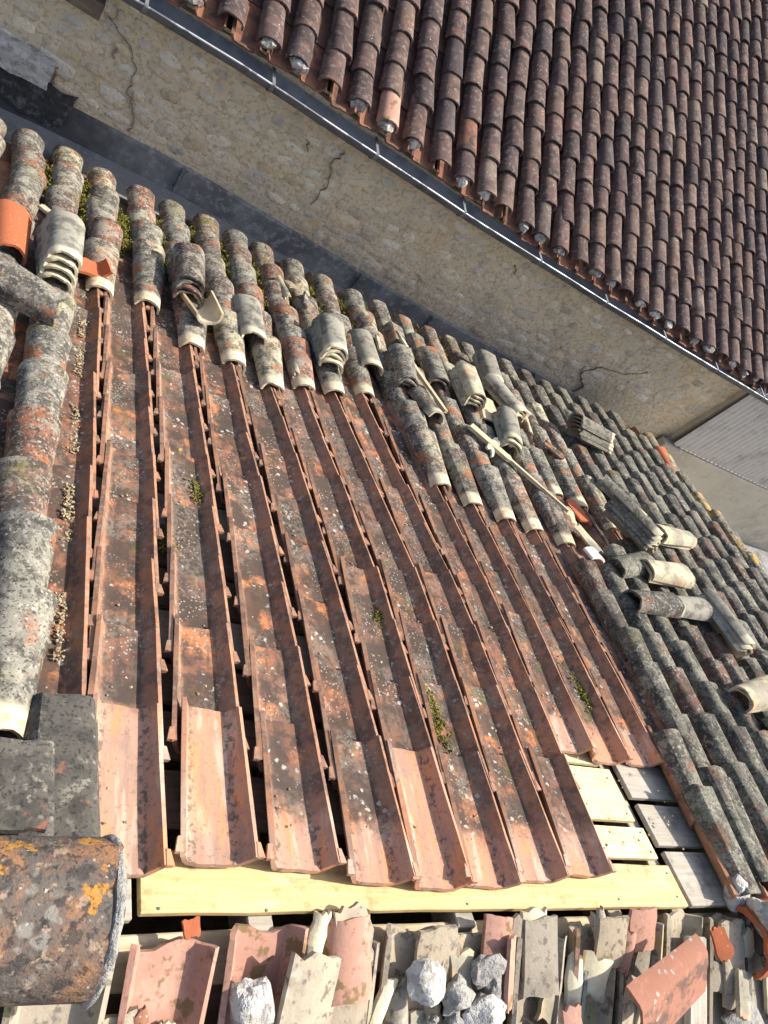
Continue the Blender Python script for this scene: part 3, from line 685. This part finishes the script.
# ------------------------------------------------------------------ loose cover tiles stacked on the roof
STK = [shade(cover_mesh(120 + i, 2.3, .40, (.074, .092), (.062, .074), (.03, .03))) for i in range(4)]
STF = [shade(cover_mesh(140 + i, 3.5, .40, (.074, .092), (.056, .066), (.04, .04), jit=.002)) for i in range(4)]
def stack(x, t, n, yaw, cnt, label, group, m='stack_grey', roll=0, pitch=2, dn=.025, dt=.008, meshes=STK, flip=False):
    for q in range(cnt):
        base = F_ROOF @ loc(x, t, n, yaw, pitch, roll)
        if flip: base = base @ Matrix.Rotation(math.pi, 4, 'Z')
        mw = base @ Matrix.Translation((rnd.uniform(-.006, .006), -.21 + dt * q + rnd.uniform(-.012, .012), dn * q)) @ Matrix.Rotation(R(rnd.uniform(-2.5, 2.5)), 4, 'Z')
        me = meshes[rnd.randrange(len(meshes))]
        pos = '' if cnt == 1 else (('lower ', 'upper ')[q] if cnt == 2 else ('lowest ' if q == 0 else 'topmost ' if q == cnt - 1 else 'middle ' if cnt == 3 else ('second lowest ', 'third lowest ', 'fourth lowest ')[q - 1]))
        loose('cover_tile', me, M[m], mw, pos + label, 'tile', group if cnt > 1 else None)
stack(-.265, 3.72, .145, 2, 4, 'cream ended barrel tile in the stack of four by the bare orange tile', 'stack by the bare orange tile', 'stack_grey', dn=.036, dt=.022)
loose('tile_piece', shard_mesh('tile_piece', .05, .22, .014, 51), M['stack_cream'], rl(-.30, 3.98, .255, 60, 6, 5), 'long cream splinter lying on the stack of four', 'tile')
loose('cover_tile', STK[1], M['orange_tile'], rl(-.47, 3.62, .15, 4, 3, 10), 'smooth bare orange barrel tile at the roof\'s left', 'tile')
loose('square_tile_piece', shade(channel_mesh(99, False, .12), 30), M['orange_tile'], rl(-.115, 3.86, .10, 8, 10, 0), 'short orange channel piece wedged between two cover rows', 'tile')
stack(-.42, 3.26, .20, 68, 2, 'long grey tile of the pair lying crosswise over the left cover row', 'crosswise pair', 'cover', roll=-35, dn=.026)
stack(.40, 4.14, .145, -2, 4, 'dark grey barrel tile in the stack behind the upturned cream tile', 'stack behind the upturned cream tile', 'cover')
loose('upturned_tile', shade(cover_mesh(131, 2.3, .30)), M['stack_cream'], rl(.475, 3.72, .225, 8, -6, 165), 'upturned cream tile resting between two cover rows', 'tile')
stack(.775, 3.98, .150, -2, 1, 'single fat grey barrel tile with cream mouth on top of a cover row', None)
loose('tile_piece', shard_mesh('tile_piece', .09, .11, .014, 61, .012), M['stack_cream'], rl(1.18, 4.76, .16, 10, -10, 5), 'small tan tile piece standing near the zinc valley', 'tile')
loose('tile_piece', shard_mesh('tile_piece', .05, .26, .014, 63, .01), M['stack_cream'], rl(1.11, 4.70, .15, 6, 0, -50), 'cream splinter on edge beside the small tan piece', 'tile')
loose('tile_piece', shard_mesh('tile_piece', .05, .20, .014, 64, .01), M['cover'], rl(1.26, 4.66, .15, -14, 0, 40), 'brown splinter on edge beside the small tan piece', 'tile')
stack(1.28, 4.02, .150, -4, 4, 'dark tile in the four high stack with pale ends above the bare rows', 'four high dark stack', 'stack_grey', roll=-6)
loose('tile_piece', shard_mesh('tile_piece', .04, .42, .014, 65, .01), M['stack_cream'], rl(1.06, 3.86, .105, -8, 0, -60), 'thin cream splinter along the side of the four high dark stack', 'tile')
stack(1.64, 4.25, .145, -2, 1, 'single grey tile with a broad cream rim raised over its cover row', None)
loose('tile_piece', shard_mesh('tile_piece', .08, .22, .014, 67, .012), M['stack_cream'], rl(1.78, 4.42, .15, -10, 0, 40), 'cream tile half leaning against a red brown cover', 'tile')
stack(1.86, 4.12, .145, -8, 3, 'grey tile in the low stack at the foot of the short lath', 'stack by the short lath', 'cover')
loose('cover_tile', shade(cover_mesh(133, 2.3, .26)), M['grey_cover_end'], rl(1.98, 3.66, .155, 12, -4, 14), 'short dark curved tile tipped on its side by the short lath', 'tile')
stack(2.46, 4.25, .150, -6, 4, 'cream ended tile in the stack between the two laths', 'stack between the laths', 'stack_cream', meshes=STF)
stack(2.24, 4.42, .14, -4, 2, 'grey tile in the pair next to the short lath', 'pair next to the short lath', 'cover')
stack(2.86, 4.68, .150, -8, 4, 'grey tile in the stack of four nearest the zinc valley', 'stack nearest the zinc valley', 'stack_grey', meshes=STF, roll=-8)
stack(2.84, 4.34, .16, 20, 3, 'jumbled curved tile in the small heap in front of the valley stack', 'small jumbled heap', 'stack_grey', roll=14, dn=.024)
loose('flipped_tile', shade(channel_mesh(97, False, .30), 30), M['stack_grey'], rl(2.60, 3.98, .165, -10, 4, 176), 'flat topped grey tile lying above the wide end of the long lath', 'tile')
stack(2.66, 3.86, .145, -16, 3, 'curved tile in the fanned set beside the long lath', 'fanned set beside the long lath', 'stack_grey', roll=10, dn=.023)
loose('flipped_tile', shade(channel_mesh(98, False, .36), 30), M['channel'], rl(2.86, 3.92, .10, -6, 3, 8), 'loose red channel tile beside the fanned set', 'tile')
stack(3.76, 4.30, .160, 88, 5, 'black sided tile in the crosswise stack of five', 'crosswise stack of five', 'stack_dark', meshes=STF, roll=24, dn=.027)
stack(3.60, 3.56, .150, 38, 1, 'single dark grey barrel tile with pale violet mouth lying askew', None, 'grey_cover_end')
stack(3.33, 3.10, .175, 30, 5, 'mossy black tile in the leaning stack of five beside the single askew barrel', 'leaning stack of five', 'stack_dark', meshes=STF, roll=30, dn=.027)
stack(3.88, 3.20, .165, 98, 3, 'yellow grey tile in the flat pile behind the cream pair', 'flat yellow grey pile', 'stack_cream', meshes=STF, roll=6, pitch=-2, dn=.018)
stack(3.42, 2.72, .175, -82, 2, 'cream tile of the nested pair in front of the flat pile', 'cream nested pair', 'stack_cream', meshes=STF, roll=4, dn=.024)
stack(3.16, 2.74, .15, -70, 1, 'dark open ended tile next to the cream nested pair', None, 'grey_cover')
stack(3.48, 2.46, .165, -84, 1, 'long grey barrel tile with cream band lying crosswise', None, 'stack_grey')
stack(3.12, 2.43, .145, -82, 1, 'dark barrel poking out of the long crosswise barrel', None, 'grey_cover')
stack(3.68, 2.36, .16, 8, 3, 'split cream edged tile in the broken set beyond the crosswise barrel', 'broken cream edged set', 'stack_grey', meshes=STF, roll=32, dn=.03)
stack(3.50, 1.82, .165, -74, 2, 'cream topped barrel tile lying crosswise on the dark covers', 'cream topped crosswise barrels', 'stack_cream', dn=.022)
stack(3.58, 1.50, .14, 10, 2, 'black tile of the pair lying below the cream topped barrels', 'black pair', 'grey_cover', roll=-14)
loose('tile_piece', shard_mesh('tile_piece', .13, .09, .014, 69, .02), mat('white_shard', [(.72, .66, .58)], [([('noise', 12, .5, .65, 3)], (.6, .48, .4), .5)]), rl(2.80, 2.72, .155, 10, -4, 6), 'white tile shard at the top of the dark cover rows', 'tile')
for q, (x, t, w, l, yw, mm, lab) in enumerate(((2.78, 3.30, .13, .10, 30, 'pink_tile', 'pink chip below the tip of the long lath'), (2.93, 3.18, .10, .16, -20, 'stack_cream', 'cream flake on the bare channels past the long lath'),
        (2.98, 2.98, .12, .24, 22, 'stack_cream', 'long cream flake beside the leaning stack of five'), (2.86, 3.08, .16, .18, -12, 'channel', 'red brown slab fragment on the bare channels past the long lath'), (3.08, 3.28, .14, .2, 8, 'orange_tile', 'red slab fragment just above the leaning stack of five'))):
    loose('tile_piece', shard_mesh('tile_piece', w, l, .013, 75 + q, .012, .35), M[mm], rl(x, t, .09, yw, 2, 4), lab, 'tile')
for q, (x, t, w, l, yw, rl_, mm, lab) in enumerate(((2.06, 4.62, .09, .24, 10, 40, 'stack_grey', 'grey splinter standing on edge behind the pair next to the short lath'), (2.62, 4.58, .12, .2, -30, 10, 'stack_cream', 'cream flake lying behind the stack between the laths'),
        (3.06, 4.42, .15, .22, 35, -12, 'orange_cover', 'orange brown half tile beside the small jumbled heap'), (3.02, 4.16, .10, .26, -12, 45, 'stack_cream', 'cream splinter on edge below the small jumbled heap'), (3.16, 3.92, .14, .16, 50, 8, 'channel', 'red brown flake next to the loose red channel tile'),
        (2.42, 3.60, .08, .2, -40, 30, 'stack_grey', 'grey flake tucked under the long lath'))):
    loose('tile_piece', shard_mesh('tile_piece', w, l, .014, 95 + q, .018, .35), M[mm], rl(x, t, .15, yw, 4, rl_), lab, 'tile')
# laths
def bar(name, a, b, w, h, m, label, w2=None):
    a, b = Vector(a), Vector(b); d = b - a; L = d.length
    V = []; w2 = w2 or w; F = []
    st = [(0, w), (.38, w * .95), (.42, w2), (1, w2 * .8)] if w2 != w else [(0, w), (.5, w * 1.05), (1, w * .9)]
    for f, ww in st:
        for (sx, sz) in ((-1, -1), (1, -1), (1, 1), (-1, 1)): V.append((f * L - L / 2, sx * ww / 2 + .003 * math.sin(f * 7), sz * h / 2))
    for j in range(len(st) - 1):
        for i in range(4):
            F.append((j * 4 + i, j * 4 + (i + 1) % 4, j * 4 + 4 + (i + 1) % 4, j * 4 + 4 + i))
    F.append((0, 3, 2, 1)); e = len(V) - 4; F.append((e, e + 1, e + 2, e + 3))
    me = fix_normals(mesh(name, V, F))
    x = d.normalized(); z = Vector((0, 0, 1)); y = z.cross(x).normalized(); z = x.cross(y)
    mw = Matrix((x, y, z)).transposed().to_4x4(); mw.translation = (a + b) / 2
    loose(name, me, M[m], F_ROOF @ mw, label, 'lath')
bar('lath', (1.95, 4.42, .205), (2.12, 3.82, .165), .030, .020, 'lath', 'short pale lath lying between two stacks of tiles')
bar('lath', (2.27, 3.72, .185), (2.88, 3.17, .135), .075, .022, 'lath', 'long pale lath with a broad end lying across the stripped rows', .028)

# ------------------------------------------------------------------ moss and crumbs
def scatter(name, pts, m, size, label, cat, seed):
    r = random.Random(seed); V, F = [], []
    for (x, t, n) in pts:
        s = size * r.uniform(.5, 1.5); b = len(V)
        R3 = Matrix.Rotation(r.uniform(0, 6.3), 3, Vector((r.uniform(-1, 1), r.uniform(-1, 1), r.uniform(-1, 1))).normalized())
        for d in ((1, 0, 0), (-1, 0, 0), (0, 1, 0), (0, -1, 0), (0, 0, 1), (0, 0, -1)):
            v = R3 @ (Vector(d) * s * r.uniform(.6, 1.2)); v.z *= .8
            V.append((F_ROOF @ Vector((x + v.x, t + v.y, n + v.z))))
        for f in ((0, 2, 4), (2, 1, 4), (1, 3, 4), (3, 0, 4), (2, 0, 5), (1, 2, 5), (3, 1, 5), (0, 3, 5)): F.append(tuple(b + i for i in f))
    ob(name, mesh(name, V, F), M[m] if isinstance(m, str) else m, None, None, label=label, category=cat, kind='stuff')
pts = []
for j in range(-1, 16):
    for q in range(rnd.choice((2, 4, 6, 8)) if j < 9 else rnd.choice((1, 3, 4))):
        tc = rnd.uniform(4.45, 5.30); r_ = rnd.uniform(.03, .06)
        for i in range(130):
            pts.append((X(j - .5, tc) + rnd.gauss(0, .022), tc + rnd.gauss(0, r_), .045 + abs(rnd.gauss(0, .022))))
for (x, t, cnt, sp) in ((1.13, 1.93, 120, .05), (1.23, 1.50, 160, .07), (1.2, 1.62, 90, .05), (2.2, 1.75, 70, .05), (.22, 2.1, 40, .03), (.38, 2.45, 50, .04), (3.0, 3.42, 250, .05), (2.9, 3.7, 120, .04)):
    for i in range(cnt): pts.append((x + rnd.gauss(0, .018), t + rnd.gauss(0, sp), .038 + abs(rnd.gauss(0, .006))))
pts = [(x + rnd.gauss(0, .006), t + rnd.gauss(0, .010), n + rnd.uniform(-.004, .004)) for (x, t, n) in pts for _ in range(3)]
scatter('moss', pts, 'moss', .0055, 'yellow green moss growing between the tile rows', 'moss', 5)
pts = []
for i in range(900):
    t = rnd.uniform(1.5, 3.75)
    if mnoise.noise((t * 4, 1, 2)) < -.05: continue
    pts.append((X(-.5, t) + .035 + rnd.gauss(0, .010), t, .040 + abs(rnd.gauss(0, .004))))
for i in range(500):
    j = rnd.randrange(1, 13); t = rnd.uniform(1.0, 3.4)
    pts.append((X(j - .5, t) + rnd.uniform(-.05, .05), t, .038))
scatter('mortar_crumbs', pts, 'crumb', .0055, 'pale mortar crumbs lying in the bare channel tiles', 'crumbs', 6)

# ------------------------------------------------------------------ neighbour's house
nb = thing('neighbour_house', 'neighbouring stone house with brown tiled roof rising behind the valley', 'house')
def interp(tab, x):
    if x <= tab[0][0]: return tab[0][1]
    for (a, p), (b, q) in zip(tab, tab[1:]):
        if x <= b: return p + (q - p) * (x - a) / (b - a)
    return tab[-1][1]
LIP = [(-1.5, -.635), (.9, -.64), (1.9, -.715), (3.3, -.80), (4.2, -.825), (5.2, -.865), (7.5, -.925)]
RIM = [(-1.5, -.655), (.4, -.668), (1.0, -.70), (2.3, -.765), (3.5, -.80), (4.75, -.825), (7.5, -.86)]
WY = 5.36
BT = [(-1.5, -1.62), (-.4, -1.585), (.44, -1.60), (2.35, -1.77), (4.4, -1.90), (5.75, -2.03), (7.5, -2.1)]
# wall: a fine grid with uneven render
xs = [-1.6 + .05 * i for i in range(156)]; zs = [-5.2, -4, -3, -2.4] + [-2.2 + .05 * i for i in range(28)]
V, F = [], []
for x in xs:
    zt = interp(LIP, x) + .02
    for z in zs + [None]:
        zz = zt if z is None else min(z, zt - .01)
        V.append((x, WY + .012 * mnoise.noise((x * 2.3, zz * 2.3, 1)) + .006 * mnoise.noise((x * 9, zz * 9, 4)), zz))
H = len(zs) + 1
for i in range(len(xs) - 1):
    for j in range(H - 1): F.append((i * H + j, (i + 1) * H + j, (i + 1) * H + j + 1, i * H + j + 1))
wall = ob('wall', shade(mesh('wall', V, F), 60), M['render_wall'], None, nb)
wallbox('wall_core', -1.6, 6.15, WY + .05, 14.5, -5.2, -.95, M['render_wall'], nb)
# stones
r = random.Random(77); count = 0
zc = -.70
while zc > -2.0:
    hh = r.uniform(.085, .15); x = -1.25 + r.uniform(0, .15)
    while x < 5.95:
        w = r.uniform(.09, .30) if hh > .11 else r.uniform(.08, .22)
        cx, cz = x + w / 2, zc - hh / 2 + .05 * mnoise.noise((x * .8, zc * 3, 5))
        x += w
        if cz + hh / 2 > interp(LIP, cx) - .05 or cz - hh / 2 < interp(BT, cx) + .0 or r.random() < .16 or count >= 298: continue
        a, b = w / 2 - .010, hh / 2 - .010
        n = r.randrange(6, 9); tilt = r.uniform(-.22, .22); sq = r.uniform(3.5, 8.0); ang0 = r.uniform(0, 6.3)
        ring = []
        for i in range(n):
            g = ang0 + 6.283 * (i + r.uniform(-.25, .25)) / n; k = r.uniform(.80, 1.04)
            c_, s_ = math.cos(g), math.sin(g); rad = (abs(c_) ** sq + abs(s_) ** sq) ** (-1 / sq)
            px, pz = a * k * rad * c_, b * k * rad * s_
            ring.append((px * math.cos(tilt) - pz * math.sin(tilt), px * math.sin(tilt) + pz * math.cos(tilt)))
        pr = r.uniform(.003, .013)
        V = [(p, .014, q) for p, q in ring] + [(p * .95, .002 - pr * .6, q * .95) for p, q in ring] + [(p * .72, -pr + r.uniform(-.002, .002), q * .72) for p, q in ring] + [(0, -pr, 0)]
        F = []
        for i in range(n):
            j = (i + 1) % n
            F += [(i, j, n + j, n + i), (n + i, n + j, 2 * n + j, 2 * n + i), (2 * n + i, 2 * n + j, 3 * n)]
        ob('stone', shade(fix_normals(mesh('stone', V, F)), 50), M['stone'], Matrix.Translation((cx, WY + .002 + .012 * mnoise.noise((cx * 2.3, cz * 2.3, 1)), cz)), wall)
        count += 1
    zc -= hh * .98
# cracks: open gaps edged by the render
def crack(path, w):
    V, F = [], []
    r = random.Random(int(path[0][0] * 100) + 5)
    fine = []
    for (a, b) in zip(path, path[1:]):
        for q in range(6): fine.append((a[0] + (b[0] - a[0]) * q / 6 + r.uniform(-.018, .018), a[1] + (b[1] - a[1]) * q / 6 + r.uniform(-.008, .008)))
    fine.append(path[-1])
    n = len(fine)
    for i, (x, z) in enumerate(fine):
        ww = w * (.35 + .9 * math.sin(math.pi * (i + .4) / n)) * r.uniform(.25, 1.3)
        V += [(x - ww, WY - .016, z), (x + ww, WY - .016, z), (x + ww * .4, WY + .02, z), (x - ww * .4, WY + .02, z)]
    for i in range(n - 1):
        for q in range(4): F.append((4 * i + q, 4 * i + (q + 1) % 4, 4 * i + 4 + (q + 1) % 4, 4 * i + 4 + q))
    ob('crack', fix_normals(mesh('crack', V, F)), M['crack'], None, wall)
crack([(1.27, -.91), (1.25, -1.05), (1.30, -1.2), (1.29, -1.4)], .0032)
crack([(-.30, -.93), (-.18, -1.0), (-.08, -1.12), (-.06, -1.30), (.02, -1.42), (.03, -1.55)], .0026)
crack([(4.50, -1.50), (4.40, -1.65), (4.58, -1.8), (4.52, -2.0)], .003)
crack([(4.95, -1.32), (4.80, -1.44), (4.50, -1.50)], .0034)
crack([(-.46, -1.36), (-.475, -1.54)], .006); crack([(-.21, -1.06), (-.205, -1.14)], .005)
crack([(2.95, -1.02), (3.02, -1.10)], .004); crack([(1.02, -.98), (1.06, -1.05)], .004)
# the protruding block and the flush black slab below it, at the left
def rough_box(name, sx, sy, sz, seed, amp):
    bm = bmesh.new(); bmesh.ops.create_cube(bm, size=1)
    bmesh.ops.subdivide_edges(bm, edges=bm.edges[:], cuts=11, use_grid_fill=True)
    for v in bm.verts:
        p = Vector((v.co.x * sx, v.co.y * sy, v.co.z * sz)); q = Vector((seed, 0, 0))
        k = max(abs(v.co.x), abs(v.co.z)) * 2
        p *= 1 - .10 * max(0, k - .6)
        d = Vector((mnoise.noise(p * 9 + q), mnoise.noise(p * 9 + q * 2), mnoise.noise(p * 9 + q * 3))) + .5 * Vector((mnoise.noise(p * 26 + q), mnoise.noise(p * 26 + q * 2), mnoise.noise(p * 26 + q * 3)))
        v.co = p + d * amp
    me = bpy.data.meshes.new(name); bm.to_mesh(me); bm.free(); return shade(me, 40)
ob('projecting_block', rough_box('projecting_block', .80, .20, .17, 41, .016), M['block'], Matrix.Translation((-.88, WY + .0, -1.40)) @ Matrix.Rotation(R(2), 4, 'Y'), nb)
ob('black_slab', rough_box('black_slab', .98, .10, .26, 43, .03), M['near_black'], Matrix.Translation((-.80, WY - .0, -1.60)) @ Matrix.Rotation(R(4), 4, 'Y'), nb)
ob('recess_box', bevelled_box('recess_box', .22, .16, .10, .006), M['dark_wood'], Matrix.Translation((-.46, WY - .03, -.87)) @ Matrix.Rotation(R(3), 4, 'Y'), nb)  # dark box added in place of a shaded recess in the wall

# flashing upstand against the wall and zinc valley
V, F = [], []
sec_n = 40
for i in range(sec_n + 1):
    x = -1.6 + 7.55 * i / sec_n; zt = interp(BT, x); zb = zt - .20
    j = .004 * mnoise.noise((x * 3, 0, 9))
    for (y, z) in ((WY - .004, zt + .015), (WY - .03 + j, zt + .005), (WY - .05 + j, zt - .165), (WY - .055, zt - .175), (WY - .055, zb - .05)): V.append((x, y, z))
for i in range(sec_n):
    for q in range(4): F.append((i * 5 + q, i * 5 + 5 + q, i * 5 + 6 + q, i * 5 + 1 + q))
ob('flashing', shade(mesh('flashing', V, F), 30), M['lead'], None, nb)
for x in (.42, 1.95, 2.72, 4.0, 5.05):
    zt = interp(BT, x)
    V, F = [], []; box_vf(V, F, x - .012, x + .012, WY - .062, WY - .02, zt - .175, zt + .008); ob('flashing_seam', mesh('flashing_seam', V, F), M['lead'], None, nb)
V, F = [], []
for i in range(sec_n + 1):
    x = -1.6 + 7.5 * i / sec_n; zb = interp(BT, x) - .215
    for (y, z) in ((WY - .053, zb + .03), (WY - .075, zb + .022), (WY - .15, zb + .012), (WY - .30, zb - .05), (WY - .31, zb + .0), (WY - .33, zb + .0), (WY - .33, zb - .12)): V.append((x, y, z))
for i in range(sec_n):
    for q in range(6): F.append((i * 7 + q, i * 7 + 7 + q, i * 7 + 8 + q, i * 7 + 1 + q))
vz = ob('zinc_valley', shade(mesh('zinc_valley', V, F), 30), M['zinc'], None, None, label='zinc valley gutter running between the lower eaves and the stone wall', category='gutter')

# neighbour's gutter: half round trough with a bead of painted glints and brackets
gut = ob('gutter', None, None, None, nb)
def strip(name, prof, m, x0=-1.6, x1=6.9, n=60, parent=gut, sm=30):
    V, F = [], []
    k = len(prof)
    for i in range(n + 1):
        x = x0 + (x1 - x0) * i / n; zr = interp(RIM, x) + .003 * mnoise.noise((x * 2, 7, 7))
        for (y, z) in prof: V.append((x, y, zr + z))
    for i in range(n):
        for q in range(k - 1): F.append((i * k + q, i * k + k + q, i * k + k + q + 1, i * k + q + 1))
    return ob(name, shade(mesh(name, V, F), sm), m, None, parent)
GY, GR = 5.25, .078
prof = [(GY + GR * math.cos(math.pi * (1 + q / 10)), GR * math.sin(math.pi * (1 + q / 10)) * .95) for q in range(11)]
prof2 = prof + [(y + (-.003 if y > GY else .003), z + .004) for y, z in reversed(prof)]
strip('trough', prof2, M['zinc_dark'])
bead = [(GY - GR - .003 + .007 * math.cos(a), .004 + .007 * math.sin(a)) for a in [6.2832 * q / 8 for q in range(9)]]
strip('bead', bead, M['zinc_glints'], sm=60)
for x in [-.95 + .78 * q for q in range(10)]:
    V, F = [], []; zr = interp(RIM, x)
    for s in (-1, 1):
        for q in range(9):
            a = math.pi * (1 + q / 8); V.append((x + s * .013, GY + (GR + .006) * math.cos(a), zr + (GR + .006) * math.sin(a) * .95))
    for q in range(8): F.append((q, q + 1, 10 + q, 9 + q))
    b = len(V); box_vf(V, F, x - .010, x + .010, GY - GR - .008, GY + GR + .02, zr + .008, zr + .012)
    ob('bracket', mesh('bracket', V, F), M['zinc'], None, gut)

# roof of the neighbour: deck, channels, covers
nroof = ob('roof', None, None, None, nb)
V, F = [], []
for i in range(40):
    x = -1.6 + 8.6 * i / 39
    for (t, n) in ((.05, -.02), (9.0, -.02), (9.0, -.07), (.05, -.07)):
        v = F_NB @ Vector((x, t, n)); V.append((v.x, v.y, v.z + interp(LIP, x)))
for i in range(39):
    for q in range(4): F.append((i * 4 + q, i * 4 + 4 + q, i * 4 + 4 + (q + 1) % 4, i * 4 + (q + 1) % 4))
ob('roof_deck', fix_normals(mesh('roof_deck', V, F)), M['dark_wood'], None, nroof)
NC_L = .38
NCOV = [shade(cover_mesh(160 + i, 2.2 + .15 * (i % 3), NC_L, (.066, .082), (.060, .070), (.010, .012), 8)) for i in range(6)]
NCH = [shade(channel_mesh(180 + i, False, .44), 35) for i in range(4)]
NW = .222
icam = cam.matrix_world.inverted()
def area(p):
    q = icam @ p
    if q.z > -.1: return 0
    px, py = 384 + 770 * q.x / -q.z, 512 - 770 * q.y / -q.z
    if px < -25 or px > 793 or py < -25: return 0
    return 1 / (-q.z) ** 2
items, chans = [], []
plugs = []
XK = [-1.05]
while XK[-1] < 6.9: XK.append(XK[-1] + (.222 if XK[-1] < 2.2 else .208 if XK[-1] < 3.4 else .198) + rnd.uniform(-.008, .008))
for k, xk in enumerate(XK):
    t = .03 + rnd.uniform(-.012, .012)
    q = 0; drift = rnd.uniform(-.6, .6)
    while t < 6.4:
        z = interp(LIP, xk) + .012 * mnoise.noise((xk * 1.2, t * 1.2, 6))
        xo = xk + .010 * mnoise.noise((k * 3.3, t * .8, 1)) + rnd.uniform(-.004, .004)
        yaw = 180 + drift + rnd.uniform(-3.2, 3.2)
        mw = Matrix.Translation((0, 0, z)) @ F_NB @ loc(xo, t + NC_L, .050 + rnd.uniform(-.003, .003), yaw, 3.3, rnd.uniform(-2, 2))
        items.append((area(mw.translation), rnd.randrange(6), mw, q == 0, k))
        if q == 0: plugs.append((xo, t, z))
        t += .265 * rnd.uniform(.78, 1.2); q += 1
    t = -.02 + rnd.uniform(-.01, .01); q = 0; xc = xk + NW * .48
    while t < 6.4:
        z = interp(LIP, xc) + .012 * mnoise.noise((xc * 1.2, t * 1.2, 6))
        mw = Matrix.Translation((0, 0, z)) @ F_NB @ loc(xc, t + .44, -.005, 180 + rnd.uniform(-1, 1), 2.6)
        if q == 0: ob('eaves_channel_tile', NCH[rnd.randrange(4)], M['n_channel'], mw, nroof)
        else: chans.append((rnd.randrange(4), mw))
        t += .32; q += 1
items.sort(key=lambda a: -a[0])
for a, i, mw, f, k in items[:300]:
    o = ob('cover_tile', NCOV[i], M['n_cover'], mw, nroof)
    if f and k == 11: o.material_slots[0].link = 'OBJECT'; o.material_slots[0].material = M['pink_tile']
join('far_cover_tiles', [(i, mw) for a, i, mw, f, k in items[300:]], NCOV, M['n_cover'], nroof, kind='stuff')
join('channel_tile_rows', chans, NCH, M['n_channel_shaded'], nroof, kind='stuff')
for q, (x, t, z) in enumerate(plugs):
    if q % 7 in (2, 6): continue
    v = Matrix.Translation((0, 0, z)) @ F_NB @ Vector((x, t + .012, .078))
    ob('mortar_plug', lump_mesh('mortar_plug', .054, .024 + .012 * (q % 3), .040, 200 + q, 2, .5), M['plug'], Matrix.Translation(v), nroof)

# ------------------------------------------------------------------ right end: corrugated cladding over a concrete wall
sh = []
V, F = [], []
n = 150; x0, x1 = 6.02, 9.6
for i in range(n * 4 + 1):
    x = x0 + (x1 - x0) * i / (n * 4); y = 5.26 + .012 * math.sin(6.2832 * (x - x0) / .076)
    V += [(x, y, -.84), (x, y - .03, -1.86), (x, y + .003, -.84), (x, y - .027, -1.86)]
for i in range(n * 4):
    a = i * 4; F += [(a, a + 4, a + 5, a + 1), (a + 2, a + 3, a + 7, a + 6), (a + 1, a + 5, a + 7, a + 3), (a, a + 2, a + 6, a + 4)]
lean = thing('clad_shed', 'grey shed wall clad in corrugated sheet over bare concrete', 'shed')
ob('corrugated_sheet', shade(fix_normals(mesh('corrugated_sheet', V, F)), 60), M['sheet'], None, lean)
wallbox('concrete_wall', 5.90, 9.6, 5.20, 5.30, -5.2, -1.875, M['concrete'], lean)
wallbox('wall_core', 6.02, 9.6, 5.31, 14.0, -5.2, -.9, M['concrete'], lean)
wallbox('concrete_ledge', 6.2, 9.6, 4.6, 5.2, -2.95, -2.80, M['lead'], lean)
